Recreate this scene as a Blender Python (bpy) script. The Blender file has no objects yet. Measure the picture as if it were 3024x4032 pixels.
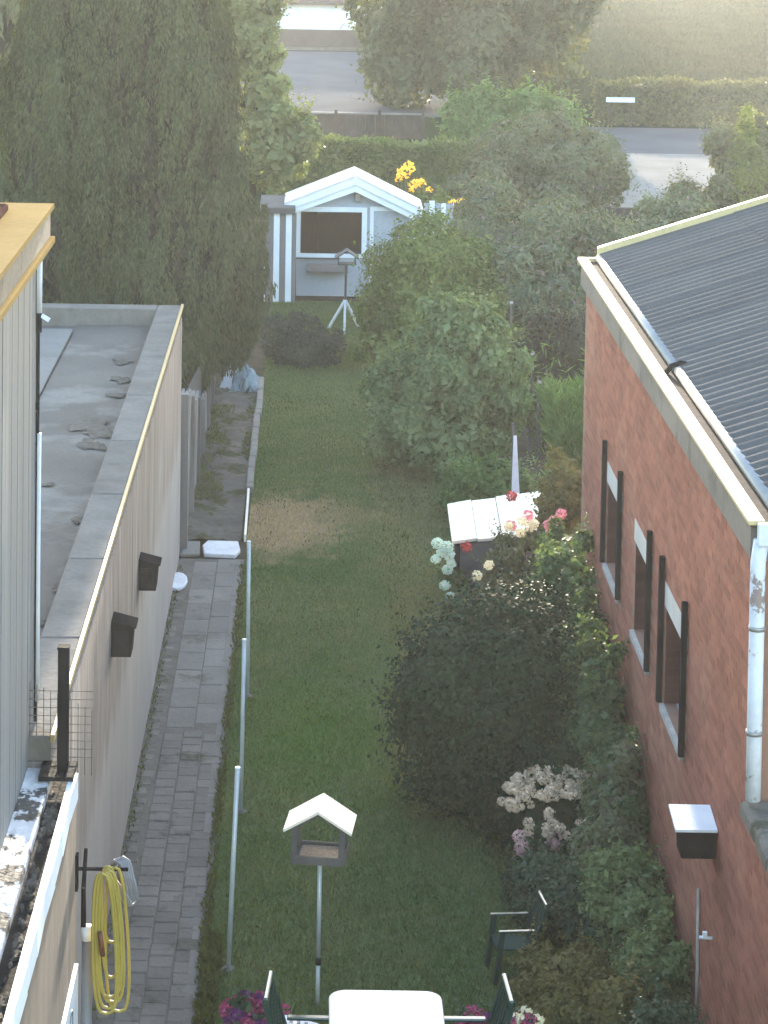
import bpy, math, random
import numpy as np
from mathutils import Matrix, Vector, Euler

SC = bpy.context.scene
COL = SC.collection
R = math.radians

# ------------------------------------------------------------------ camera
CAM_H = 9.0
cam_d = bpy.data.cameras.new('camera')
cam_d.sensor_fit = 'VERTICAL'
cam_d.sensor_height = 36.0
cam_d.sensor_width = 36.0
cam_d.lens = 84.63
cam_d.shift_x = 0.0678
cam_d.shift_y = -0.4744
cam_d.clip_start = 0.5
cam_d.clip_end = 1500.0
cam = bpy.data.objects.new('camera', cam_d)
COL.objects.link(cam)
cam.matrix_world = (Matrix.Translation((0, 0, CAM_H)) @ Euler((R(86.0), 0, 0)).to_matrix().to_4x4()
                    @ Matrix.Rotation(R(0.85), 4, 'Z'))
SC.camera = cam

# ------------------------------------------------------------------ light
SUN_EL, SUN_AZ = 10.0, 1.0          # degrees; azimuth measured from +Y towards +X
world = bpy.data.worlds.new('World')
SC.world = world
world.use_nodes = True
wn = world.node_tree.nodes
wl = world.node_tree.links
wn.clear()
sky_n = wn.new('ShaderNodeTexSky')
sky_n.sky_type = 'NISHITA'
sky_n.sun_disc = False
sky_n.sun_elevation = R(SUN_EL)
sky_n.sun_rotation = R(SUN_AZ)
sky_n.air_density = 1.0
sky_n.dust_density = 0.7
sky_n.ozone_density = 1.0
bg_n = wn.new('ShaderNodeBackground')
bg_n.inputs['Strength'].default_value = 0.15
wo_n = wn.new('ShaderNodeOutputWorld')
wl.new(sky_n.outputs[0], bg_n.inputs[0])
wl.new(bg_n.outputs[0], wo_n.inputs[0])

sun_d = bpy.data.lights.new('sun', 'SUN')
sun_d.energy = 2.3
sun_d.angle = R(0.5)
sun_d.color = (1.0, 0.88, 0.70)
sun = bpy.data.objects.new('sun', sun_d)
COL.objects.link(sun)
sdir = Vector((math.sin(R(SUN_AZ)) * math.cos(R(SUN_EL)), math.cos(R(SUN_AZ)) * math.cos(R(SUN_EL)), math.sin(R(SUN_EL))))
sun.rotation_euler = sdir.to_track_quat('Z', 'Y').to_euler()
sun.location = (0, 60, 40)

SC.view_settings.view_transform = 'Standard'
SC.view_settings.look = 'None'
SC.view_settings.exposure = 3.0
SC.view_settings.gamma = 1.0
SC.view_settings.use_curve_mapping = False
SC.render.engine = 'CYCLES'
SC.cycles.use_denoising = True
SC.cycles.max_bounces = 7
SC.cycles.diffuse_bounces = 3
SC.cycles.glossy_bounces = 2
SC.cycles.transmission_bounces = 4
SC.cycles.transparent_max_bounces = 8
SC.cycles.volume_bounces = 0
SC.cycles.caustics_reflective = False
SC.cycles.caustics_refractive = False

rng = np.random.default_rng(7)
random.seed(7)

# ------------------------------------------------------------------ materials
def nmat(name):
    m = bpy.data.materials.new(name)
    m.use_nodes = True
    nt = m.node_tree
    nt.nodes.clear()
    out = nt.nodes.new('ShaderNodeOutputMaterial')
    return m, nt, out

def node(nt, t, **kw):
    n = nt.nodes.new(t)
    for k, v in kw.items():
        setattr(n, k, v)
    return n

def link(nt, a, b):
    nt.links.new(a, b)

def mixc(nt, fac, a, b, blend='MIX'):
    n = nt.nodes.new('ShaderNodeMix')
    n.data_type = 'RGBA'
    n.blend_type = blend
    for sock, val in ((n.inputs[0], fac), (n.inputs[6], a), (n.inputs[7], b)):
        if hasattr(val, 'is_output'):
            nt.links.new(val, sock)
        elif isinstance(val, (int, float)):
            sock.default_value = val
        else:
            sock.default_value = (*val, 1.0)
    return n.outputs[2]

def mth(nt, op, a, b=None, clamp=False):
    n = nt.nodes.new('ShaderNodeMath')
    n.operation = op
    n.use_clamp = clamp
    for i, v in enumerate((a, b)):
        if v is None:
            continue
        if hasattr(v, 'is_output'):
            nt.links.new(v, n.inputs[i])
        else:
            n.inputs[i].default_value = v
    return n.outputs[0]

def ramp(nt, fac, lo, hi):
    n = nt.nodes.new('ShaderNodeMapRange')
    n.clamp = True
    n.inputs[1].default_value = lo
    n.inputs[2].default_value = hi
    nt.links.new(fac, n.inputs[0])
    return n.outputs[0]

def pos(nt, stretch=(1, 1, 1)):
    g = nt.nodes.new('ShaderNodeNewGeometry')
    if stretch == (1, 1, 1):
        return g.outputs['Position']
    m = nt.nodes.new('ShaderNodeVectorMath')
    m.operation = 'MULTIPLY'
    nt.links.new(g.outputs['Position'], m.inputs[0])
    m.inputs[1].default_value = stretch
    return m.outputs[0]

def noise(nt, scale, detail=3.0, stretch=(1, 1, 1), rough=0.55):
    n = nt.nodes.new('ShaderNodeTexNoise')
    n.inputs['Scale'].default_value = scale
    n.inputs['Detail'].default_value = detail
    n.inputs['Roughness'].default_value = rough
    nt.links.new(pos(nt, stretch), n.inputs['Vector'])
    return n.outputs[0]

def pm(name, c1, c2=None, scale=3.0, rough=0.75, bump=0.0, bscale=30.0, stretch=(1, 1, 1), metallic=0.0,
       spec=0.4, rnd=0.0, c3=None, s3=1.0, lo3=0.55, hi3=0.7, st3=(1, 1, 1), lo=0.35, hi=0.65, fine=0.15, keep=False):
    if keep is False and sum(c1) / 3 < .58 and sum(c1) / 3 > .06:
        k_ = .62
        tint = (1.03, 1.0, .95)
        c1 = tuple(x * k_ * q for x, q in zip(c1, tint))
        c2 = None if c2 is None else tuple(x * k_ * q for x, q in zip(c2, tint))
        c3 = None if c3 is None else tuple(x * k_ * q for x, q in zip(c3, tint))
    """general painted / mineral surface: two tones by noise, a third tone in blotches, fine grain, relief"""
    m, nt, out = nmat(name)
    b = node(nt, 'ShaderNodeBsdfPrincipled')
    b.inputs['Roughness'].default_value = rough
    b.inputs['Metallic'].default_value = metallic
    b.inputs['Specular IOR Level'].default_value = spec
    col = None
    if c2 is None:
        c2 = tuple(x * 0.8 for x in c1)
    col = mixc(nt, ramp(nt, noise(nt, scale, 4, stretch), lo, hi), c1, c2)
    if c3 is not None:
        col = mixc(nt, ramp(nt, noise(nt, s3, 5, st3, 0.65), lo3, hi3), col, c3)
    if rnd > 0:
        oi = node(nt, 'ShaderNodeObjectInfo')
        ge = node(nt, 'ShaderNodeNewGeometry')
        r = mth(nt, 'FRACT', mth(nt, 'ADD', oi.outputs['Random'], ge.outputs['Random Per Island']))
        v = mth(nt, 'ADD', mth(nt, 'MULTIPLY', r, 2 * rnd), 1 - rnd)
        col = mixc(nt, 1.0, col, v, 'MULTIPLY')
    if fine > 0:
        g = mth(nt, 'ADD', mth(nt, 'MULTIPLY', noise(nt, bscale, 2), 2 * fine), 1 - fine)
        col = mixc(nt, 1.0, col, g, 'MULTIPLY')
    link(nt, col, b.inputs['Base Color'])
    if bump > 0:
        bn = node(nt, 'ShaderNodeBump')
        bn.inputs['Strength'].default_value = bump
        bn.inputs['Distance'].default_value = 0.02
        link(nt, noise(nt, bscale, 4, stretch), bn.inputs['Height'])
        link(nt, bn.outputs[0], b.inputs['Normal'])
    link(nt, b.outputs[0], out.inputs[0])
    return m

def leafmat(name, c1, c2, trans=0.35, scale=1.2, dead=None, deadamt=0.0, rough=0.5, tint=(1.25, 1.2, 0.5)):
    m, nt, out = nmat(name)
    g = node(nt, 'ShaderNodeNewGeometry')
    r = g.outputs['Random Per Island']
    f = mth(nt, 'ADD', mth(nt, 'MULTIPLY', r, 0.55), mth(nt, 'MULTIPLY', ramp(nt, noise(nt, scale, 3), .3, .7), 0.45))
    LG = 1.5
    col = mixc(nt, f, tuple(x * LG * .65 for x in c1), tuple(x * LG * 1.2 for x in c2))
    if dead is not None:
        col = mixc(nt, ramp(nt, r, 1 - deadamt, 1 - deadamt + 0.01), col, dead)
    b = node(nt, 'ShaderNodeBsdfPrincipled')
    b.inputs['Roughness'].default_value = rough
    b.inputs['Specular IOR Level'].default_value = 0.05
    link(nt, col, b.inputs['Base Color'])
    t = node(nt, 'ShaderNodeBsdfTranslucent')
    tc = mixc(nt, 1.0, col, tint, 'MULTIPLY')
    link(nt, tc, t.inputs['Color'])
    ms = node(nt, 'ShaderNodeMixShader')
    ms.inputs[0].default_value = trans
    link(nt, b.outputs[0], ms.inputs[1])
    link(nt, t.outputs[0], ms.inputs[2])
    link(nt, ms.outputs[0], out.inputs[0])
    return m

def grass_color(nt):
    n1 = ramp(nt, noise(nt, 0.55, 4), .35, .65)
    col = mixc(nt, n1, (.090, .148, .050), (.142, .180, .075))
    n2 = ramp(nt, noise(nt, 1.7, 5, (1, .7, 1), .65), .5, .75)
    col = mixc(nt, mth(nt, 'MULTIPLY', n2, .6), col, (.20, .19, .085))
    # worn, dry spot at the end of the paved path and straw-coloured strip towards the hutch
    p = pos(nt)
    sep = node(nt, 'ShaderNodeSeparateXYZ')
    link(nt, p, sep.inputs[0])
    def spot(cx, cy, rx, ry, soft=.6):
        dx = mth(nt, 'MULTIPLY', mth(nt, 'SUBTRACT', sep.outputs[0], cx), 1 / rx)
        dy = mth(nt, 'MULTIPLY', mth(nt, 'SUBTRACT', sep.outputs[1], cy), 1 / ry)
        d = mth(nt, 'SQRT', mth(nt, 'ADD', mth(nt, 'MULTIPLY', dx, dx), mth(nt, 'MULTIPLY', dy, dy)))
        d = mth(nt, 'ADD', d, mth(nt, 'MULTIPLY', mth(nt, 'SUBTRACT', noise(nt, 1.9, 4), .5), 1.3))
        n = node(nt, 'ShaderNodeMapRange')
        n.inputs[1].default_value = 1.0
        n.inputs[2].default_value = 1.0 - soft
        link(nt, d, n.inputs[0])
        return n.outputs[0]
    col = mixc(nt, mth(nt, 'MULTIPLY', spot(-.40, 32.0, 1.05, 1.9, .5), 1.0), col, (.42, .31, .20))
    col = mixc(nt, mth(nt, 'MULTIPLY', spot(.45, 32.5, .9, 1.0), .5), col, (.36, .27, .165))
    col = mixc(nt, mth(nt, 'MULTIPLY', spot(1.35, 33.0, .8, 5.0), .55), col, (.26, .22, .115))
    col = mixc(nt, mth(nt, 'MULTIPLY', spot(1.5, 28.0, .7, 3.0), .45), col, (.22, .20, .095))
    col = mixc(nt, mth(nt, 'MULTIPLY', spot(.1, 24.2, .9, 2.2, .8), .7), col, (.085, .175, .026))
    col = mixc(nt, mth(nt, 'MULTIPLY', spot(.8, 40.5, 2.2, 8.5, .9), .5), col, (.20, .215, .095))
    return col

def grass_mat(name, leafy):
    m, nt, out = nmat(name)
    col = grass_color(nt)
    if leafy:
        g = node(nt, 'ShaderNodeNewGeometry')
        v = mth(nt, 'ADD', mth(nt, 'MULTIPLY', g.outputs['Random Per Island'], .7), .65)
        col = mixc(nt, 1.0, col, v, 'MULTIPLY')
        b = node(nt, 'ShaderNodeBsdfPrincipled')
        b.inputs['Roughness'].default_value = .6
        b.inputs['Specular IOR Level'].default_value = .2
        link(nt, col, b.inputs['Base Color'])
        t = node(nt, 'ShaderNodeBsdfTranslucent')
        link(nt, mixc(nt, 1.0, col, (1.2, 1.2, .6), 'MULTIPLY'), t.inputs[0])
        ms = node(nt, 'ShaderNodeMixShader')
        ms.inputs[0].default_value = .35
        link(nt, b.outputs[0], ms.inputs[1])
        link(nt, t.outputs[0], ms.inputs[2])
        link(nt, ms.outputs[0], out.inputs[0])
    else:
        b = node(nt, 'ShaderNodeBsdfPrincipled')
        b.inputs['Roughness'].default_value = .9
        b.inputs['Specular IOR Level'].default_value = .1
        link(nt, mixc(nt, 1.0, col, (.8, .8, .8), 'MULTIPLY'), b.inputs['Base Color'])
        link(nt, b.outputs[0], out.inputs[0])
    return m

M = {}
M['meadow'] = pm('meadow_grass', (.024, .040, .016), (.032, .048, .020), .25, 1.0, .0, 6, spec=0, c3=(.05, .052, .026), s3=.6, keep=True)
M['lawn'] = grass_mat('lawn_turf', False)
M['blade'] = grass_mat('grass_blade', True)
M['soil'] = pm('garden_soil', (.085, .068, .05), (.13, .105, .08), 3, .95, .8, 18, spec=.1, c3=(.07, .075, .03), s3=1.8, lo3=.5, hi3=.6)
M['bed'] = pm('earth_bed', (.17, .15, .13), (.24, .21, .185), 2.2, .95, .8, 14, spec=.1, c3=(.085, .09, .035), s3=1.3, lo3=.52, hi3=.6)
M['asphalt'] = pm('asphalt_road', (.20, .20, .215), (.235, .235, .25), .5, 1.0, .0, 20, spec=0)
M['yard'] = pm('pale_gravel', (.40, .37, .34), (.47, .44, .41), .7, 1.0, .0, 10, spec=0)
M['paver'] = pm('concrete_paver', (.25, .23, .212), (.32, .295, .275), 1.6, .95, .5, 26, rnd=.13, spec=.1, c3=(.11, .11, .075), s3=2.2, lo3=.55, hi3=.7)
M['path_bed'] = pm('sandy_path_bed', (.17, .152, .132), (.22, .20, .178), 4, .95, .6, 22, c3=(.10, .10, .06), s3=3)
M['slab'] = pm('concrete_slab', (.28, .26, .243), (.35, .33, .31), 1.4, .95, .4, 22, rnd=.08, spec=.1, c3=(.13, .125, .09), s3=2.0, lo3=.56, hi3=.72)
M['cobble'] = pm('rough_stone', (.23, .208, .188), (.30, .275, .255), 4, .95, .7, 25, rnd=.2, spec=.1, c3=(.09, .09, .05), s3=3)
M['white_slab'] = pm('whitewashed_slab', (.74, .73, .75), (.60, .59, .60), 4, .6, .4, 20)
M['kerb'] = pm('kerb_concrete', (.29, .27, .25), (.36, .34, .32), 3, .9, .5, 20, rnd=.12, c3=(.14, .14, .09), s3=3)
M['brick'] = pm('red_brick', (.47, .178, .125), (.385, .142, .102), 1.2, .85, .2, 40, rnd=.20, c3=(.50, .24, .175), s3=.9, lo3=.5, hi3=.72, fine=.2, spec=.15)
M['mortar'] = pm('mortar', (.42, .235, .18), (.36, .205, .155), 5, .95, .3, 40)
M['brick_shaded'] = pm('shaded_reveal_brick', (.20, .075, .055), (.15, .06, .05), 3, .85, .4, 40, rnd=.2)  # brick red darkened, shade of the window recess put into the colour
M['lintel'] = pm('pale_lintel_stone', (.50, .46, .43), (.43, .40, .37), 4, .8, .2, 30, keep=True)
M['sill'] = pm('grey_sill_stone', (.40, .375, .35), (.30, .29, .28), 6, .8, .4, 30, keep=True)
M['dark_metal'] = pm('dark_painted_metal', (.014, .014, .016), (.022, .021, .024), 4, .9, .1, 30, spec=.0)
M['black'] = pm('black_bitumen', (.014, .014, .015), (.026, .026, .027), 5, .9, .5, 20, spec=.08)
M['gutter'] = pm('cream_painted_zinc', (.60, .47, .25), (.54, .43, .23), 3, .5, .1, 20, spec=.15, keep=True)
M['gutter_in'] = pm('gutter_inside', (.13, .10, .09), (.10, .08, .075), 4, .95, .3, 20, spec=.05)
M['zinc'] = pm('pale_zinc', (.50, .50, .51), (.42, .42, .44), 3, .38, .1, 20, metallic=.35)
M['fascia'] = pm('weathered_fascia', (.30, .265, .24), (.22, .20, .19), 3, .8, .4, 20, (1, .4, 1), c3=(.12, .11, .10), s3=2)
M['corr'] = pm('corrugated_fibre_cement', (.148, .144, .148), (.172, .168, .172), 1.3, 1.0, .25, 30, rnd=.06, c3=(.15, .148, .15), s3=2.5, lo3=.6, hi3=.75, spec=.08)
M['pipe_white'] = pm('white_pipe', (.66, .69, .76), (.58, .61, .68), 3, .45, .1, 20, c3=(.30, .29, .32), s3=5, lo3=.66, hi3=.72)
M['peeling'] = pm('peeling_white_pipe', (.66, .69, .76), (.58, .61, .68), 3, .6, .2, 20, c3=(.26, .20, .19), s3=6, lo3=.60, hi3=.64)
M['coping'] = pm('concrete_coping', (.23, .215, .20), (.285, .265, .25), 3, 1.0, .4, 20, spec=.05, rnd=.08, c3=(.17, .17, .16), s3=1.8, lo3=.55, hi3=.75)
M['trim_metal'] = pm('sun_yellow_edge_strip', (.70, .53, .26), (.62, .47, .24), 3, .5, .0, 20, metallic=.0, spec=.2, fine=.05)  # strip colour yellowed to carry the low sunlight
M['roof_felt'] = pm('grey_roofing_felt', (.22, .197, .178), (.265, .24, .22), .9, 1.0, .3, 25, spec=.05, c3=(.35, .325, .30), s3=.75, lo3=.5, hi3=.62)
M['roof_strip'] = pm('roofing_strip', (.27, .255, .245), (.31, .29, .28), 1.5, 1.0, .2, 25, rnd=.06)
M['moss'] = pm('dead_moss_debris', (.10, .085, .07), (.17, .15, .13), 9, .95, .8, 30)
M['garage_wall'] = None
M['near_wall'] = pm('weathered_brown_render', (.33, .255, .21), (.25, .20, .17), 3, .9, .3, 30, (2.2, 2.2, .12), c3=(.40, .34, .30), s3=3, st3=(2, 2, .1))
M['white_paint'] = pm('white_paint', (.78, .80, .84), (.70, .73, .78), 3, .5, .1, 20, fine=.06)
M['white_rough'] = pm('flaking_white_render', (.74, .70, .69), (.60, .57, .56), 5, .8, .7, 14, c3=(.06, .055, .05), s3=3.2, lo3=.54, hi3=.58)
M['grey_clad'] = pm('grey_cladding', (.27, .28, .31), (.32, .325, .35), 2, .75, .1, 20, (3, 3, .15), rnd=.10)
M['roof_edge'] = pm('sun_yellow_roof_edge', (.33, .225, .10), (.29, .20, .092), 2, 1.0, .1, 20, spec=.0, keep=True)  # warm yellow of the low sun is put into this colour
M['roof_red'] = pm('red_brown_roof', (.16, .085, .075), (.22, .13, .11), 3, 1.0, .2, 10, spec=0, rnd=.2)
M['shed_grey'] = pm('grey_blue_shed_paint', (.43, .46, .51), (.38, .41, .46), 2, .7, .15, 20, (1, 1, .3), keep=True)
M['shed_white'] = pm('white_shed_paint', (.88, .90, .92), (.82, .84, .87), 3, .6, .1, 20, fine=.06)
M['shed_roof'] = pm('pink_shed_felt', (.70, .64, .64), (.62, .57, .57), 4, .6, .3, 20)
M['taupe'] = pm('taupe_board', (.33, .30, .31), (.27, .25, .26), 3, .8, .2, 20, (1, 1, .2), rnd=.1)
M['dark_in'] = pm('dark_interior', (.030, .024, .020), (.045, .035, .03), 3, .9, 0, 20)
M['curtain'] = pm('brown_curtain', (.16, .11, .08), (.12, .085, .06), 8, .9, .3, 20, (6, 6, .3))
M['wood_pale'] = pm('pale_raw_wood', (.88, .80, .66), (.80, .72, .58), 5, .55, .2, 30, (1, 4, 1), c3=(.62, .52, .38), s3=6, lo3=.66, hi3=.8, st3=(1, 5, 1))
M['wood_grey'] = pm('grey_weathered_wood', (.17, .165, .165), (.12, .12, .125), 4, .85, .3, 30, (1, 1, .3))
M['wood_brown'] = pm('brown_fence_wood', (.155, .12, .105), (.11, .085, .075), 3, .9, .3, 20, rnd=.15)
M['seed'] = pm('bird_seed', (.42, .33, .25), (.30, .22, .16), 40, .9, .5, 60)
M['galv'] = pm('galvanised_tube', (.58, .63, .65), (.50, .55, .57), 5, .4, .1, 30, metallic=.2)
M['fence_pale'] = pm('pale_fence_plank', (.36, .345, .345), (.28, .265, .265), 3, .85, .3, 25, (2, 2, .2), rnd=.28, c3=(.15, .14, .13), s3=3, st3=(2, 2, .2))
M['fence_dark'] = pm('fence_gap_shade', (.05, .045, .042), (.07, .06, .055), 3, .9, .3, 25)  # shade behind the planks put into the colour
M['green_plastic'] = pm('dark_green_plastic', (.010, .042, .032), (.014, .050, .038), 3, .6, .0, 20, spec=.15, fine=.05)
M['green_gloss'] = pm('glossy_green_plastic', (.012, .048, .036), (.016, .055, .042), 3, .16, .0, 20, spec=.8, fine=.03)
M['white_plastic'] = pm('white_table_plastic', (.85, .83, .80), (.80, .78, .75), 4, .35, .0, 20, spec=.5, fine=.03)
M['hose_yellow'] = pm('yellow_hose', (.62, .48, .10), (.52, .40, .08), 5, .45, .0, 30, spec=.5, fine=.08)
M['hose_grey'] = pm('grey_hose', (.33, .33, .37), (.27, .27, .31), 5, .5, .0, 30, fine=.08)
M['hose_red'] = pm('red_brown_fitting', (.22, .07, .035), (.18, .06, .03), 5, .5)
M['grey_pipe'] = pm('grey_pvc_pipe', (.29, .30, .33), (.25, .26, .29), 3, .5, .05, 20)
M['bark'] = pm('bark', (.085, .065, .05), (.055, .042, .033), 6, .95, .8, 20, (1, 1, .3))
M['stem'] = pm('green_brown_stem', (.09, .085, .045), (.07, .06, .035), 6, .9)
M['rust_pot'] = pm('dark_plastic_pot', (.035, .022, .035), (.05, .03, .045), 6, .6)
M['blue_sheet'] = pm('pale_blue_plastic_sheet', (.36, .46, .52), (.27, .36, .42), 6, .4, .4, 12)
M['ivory'] = pm('ivory_ornament', (.62, .64, .64), (.5, .52, .53), 8, .6)
M['grey_render'] = pm('grey_hutch_panel', (.24, .245, .26), (.19, .195, .205), 4, .85, .3, 20)
M['brown_roof'] = pm('brown_roof_tile', (.20, .125, .10), (.16, .10, .085), 2, .85, .3, 5)
M['brown_plinth'] = pm('brown_plinth', (.15, .125, .115), (.12, .10, .095), 2, .85, .2, 10)
M['glass'] = None

def glass_mat():
    m, nt, out = nmat('window_glass')
    b = node(nt, 'ShaderNodeBsdfPrincipled')
    b.inputs['Base Color'].default_value = (.9, .92, .92, 1)
    b.inputs['Roughness'].default_value = .03
    b.inputs['Transmission Weight'].default_value = 1.0
    b.inputs['IOR'].default_value = 1.02
    link(nt, b.outputs[0], out.inputs[0])
    return m
M['glass'] = glass_mat()

def garage_wall_mat():
    m, nt, out = nmat('streaked_garage_render')
    b = node(nt, 'ShaderNodeBsdfPrincipled')
    b.inputs['Roughness'].default_value = .9
    b.inputs['Specular IOR Level'].default_value = .25
    lowc = mixc(nt, ramp(nt, noise(nt, 1.5, 4, (1, 1, .5)), .35, .65), (.345, .305, .287), (.295, .262, .248))
    hic = mixc(nt, ramp(nt, noise(nt, 2.2, 6, (2, 1.3, .22), .7), .35, .65), (.29, .238, .215), (.165, .135, .122))
    hic = mixc(nt, ramp(nt, noise(nt, 5.0, 4, (2, 1.3, .12), .7), .52, .68), hic, (.35, .31, .29))
    sep = node(nt, 'ShaderNodeSeparateXYZ')
    link(nt, pos(nt), sep.inputs[0])
    edge = mth(nt, 'ADD', sep.outputs[2], mth(nt, 'MULTIPLY', mth(nt, 'SUBTRACT', noise(nt, 3.0, 3, (1, 1.6, .1)), .5), .9))
    f = ramp(nt, edge, 1.45, 1.75)
    col = mixc(nt, f, lowc, hic)
    link(nt, mixc(nt, 1.0, col, mth(nt, 'ADD', mth(nt, 'MULTIPLY', noise(nt, 40, 2), .3), .85), 'MULTIPLY'), b.inputs['Base Color'])
    bn = node(nt, 'ShaderNodeBump')
    bn.inputs['Strength'].default_value = .25
    bn.inputs['Distance'].default_value = .02
    link(nt, noise(nt, 35, 4), bn.inputs['Height'])
    link(nt, bn.outputs[0], b.inputs['Normal'])
    link(nt, b.outputs[0], out.inputs[0])
    return m
M['garage_wall'] = garage_wall_mat()

L = {}
L['conifer'] = leafmat('conifer_spray', (.036, .046, .024), (.066, .078, .040), .2, .8, rough=.7)
L['conifer2'] = leafmat('far_conifer_spray', (.085, .10, .055), (.14, .155, .085), .35, .8, rough=.65)
L['light'] = leafmat('pale_green_leaf', (.115, .145, .06), (.19, .205, .10), .45, .6, rough=.45)
L['big'] = leafmat('brown_green_leaf', (.046, .060, .034), (.088, .102, .058), .28, .35, rough=.5)
L['fresh'] = leafmat('fresh_green_leaf', (.075, .13, .045), (.12, .19, .07), .4, .8)
L['greygreen'] = leafmat('grey_green_leaf', (.075, .092, .052), (.13, .145, .085), .3, .7, (.20, .16, .15), .06)
L['purple'] = leafmat('silver_green_leaf', (.075, .10, .062), (.14, .16, .10), .3, .7, (.24, .19, .20), .08)
L['round'] = leafmat('olive_green_leaf', (.068, .10, .03), (.145, .175, .058), .35, .8)
L['broad'] = leafmat('mid_green_leaf', (.064, .105, .045), (.145, .185, .088), .35, 1.0, rough=.6)
L['dark'] = leafmat('very_dark_leaf', (.012, .027, .014), (.024, .046, .022), .06, 1.2, rough=.6)
L['ivy'] = leafmat('climber_leaf', (.035, .065, .032), (.085, .125, .06), .35, 1.0, rough=.6)
L['bluegreen'] = leafmat('blue_green_leaf', (.035, .060, .040), (.070, .100, .062), .3, 1.2, rough=.45)
L['bronze'] = leafmat('bronze_leaf', (.075, .085, .030), (.15, .125, .05), .35, 1.5)
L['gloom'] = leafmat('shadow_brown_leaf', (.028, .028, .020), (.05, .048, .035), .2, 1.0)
L['hedge'] = leafmat('hedge_leaf', (.050, .060, .032), (.085, .095, .05), .3, 1.0)
L['hedge_lit'] = leafmat('sunlit_tone_hedge_leaf', (.06, .085, .03), (.13, .155, .06), .35, 1.0)  # lighter copy of the hedge leaf, sunlit tone put into its colour
L['heather'] = leafmat('dark_grey_green_leaf', (.038, .046, .036), (.065, .075, .058), .2, 2.0)
L['tuft'] = leafmat('tuft_leaf', (.05, .10, .03), (.09, .15, .05), .35, 2.0)
L['mossleaf'] = leafmat('moss_leaf', (.055, .066, .02), (.085, .092, .032), .2, 3.0)
F = {}
F['white'] = leafmat('white_petal', (.62, .72, .60), (.74, .80, .70), .3, 2.0, tint=(1, 1, 1))
F['pink'] = leafmat('pink_petal', (.58, .20, .23), (.66, .32, .34), .2, 2.0, tint=(1, .8, .8))
F['cream'] = leafmat('cream_petal', (.72, .66, .45), (.80, .74, .55), .3, 2.0, tint=(1, 1, .9))
F['red'] = leafmat('red_petal', (.36, .05, .05), (.42, .09, .08), .1, 2.0, tint=(1, .6, .6))
F['dusty'] = leafmat('faded_pink_petal', (.44, .34, .24), (.66, .54, .41), .15, 6.0, tint=(1, .9, .9))
F['rosy'] = leafmat('dusty_pink_petal', (.56, .34, .34), (.68, .48, .46), .2, 6.0, tint=(1, .9, .9))
F['yellow'] = leafmat('yellow_petal', (.80, .52, .05), (.85, .62, .12), .5, 2.0, tint=(1.1, 1, .6))
F['magenta'] = leafmat('magenta_petal', (.30, .04, .14), (.42, .10, .18), .3, 3.0, tint=(1, .8, .9))
F['violet'] = leafmat('violet_petal', (.10, .03, .12), (.20, .06, .20), .25, 3.0, tint=(1, .8, 1))

# ------------------------------------------------------------------ mesh helpers
WM = {}

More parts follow.
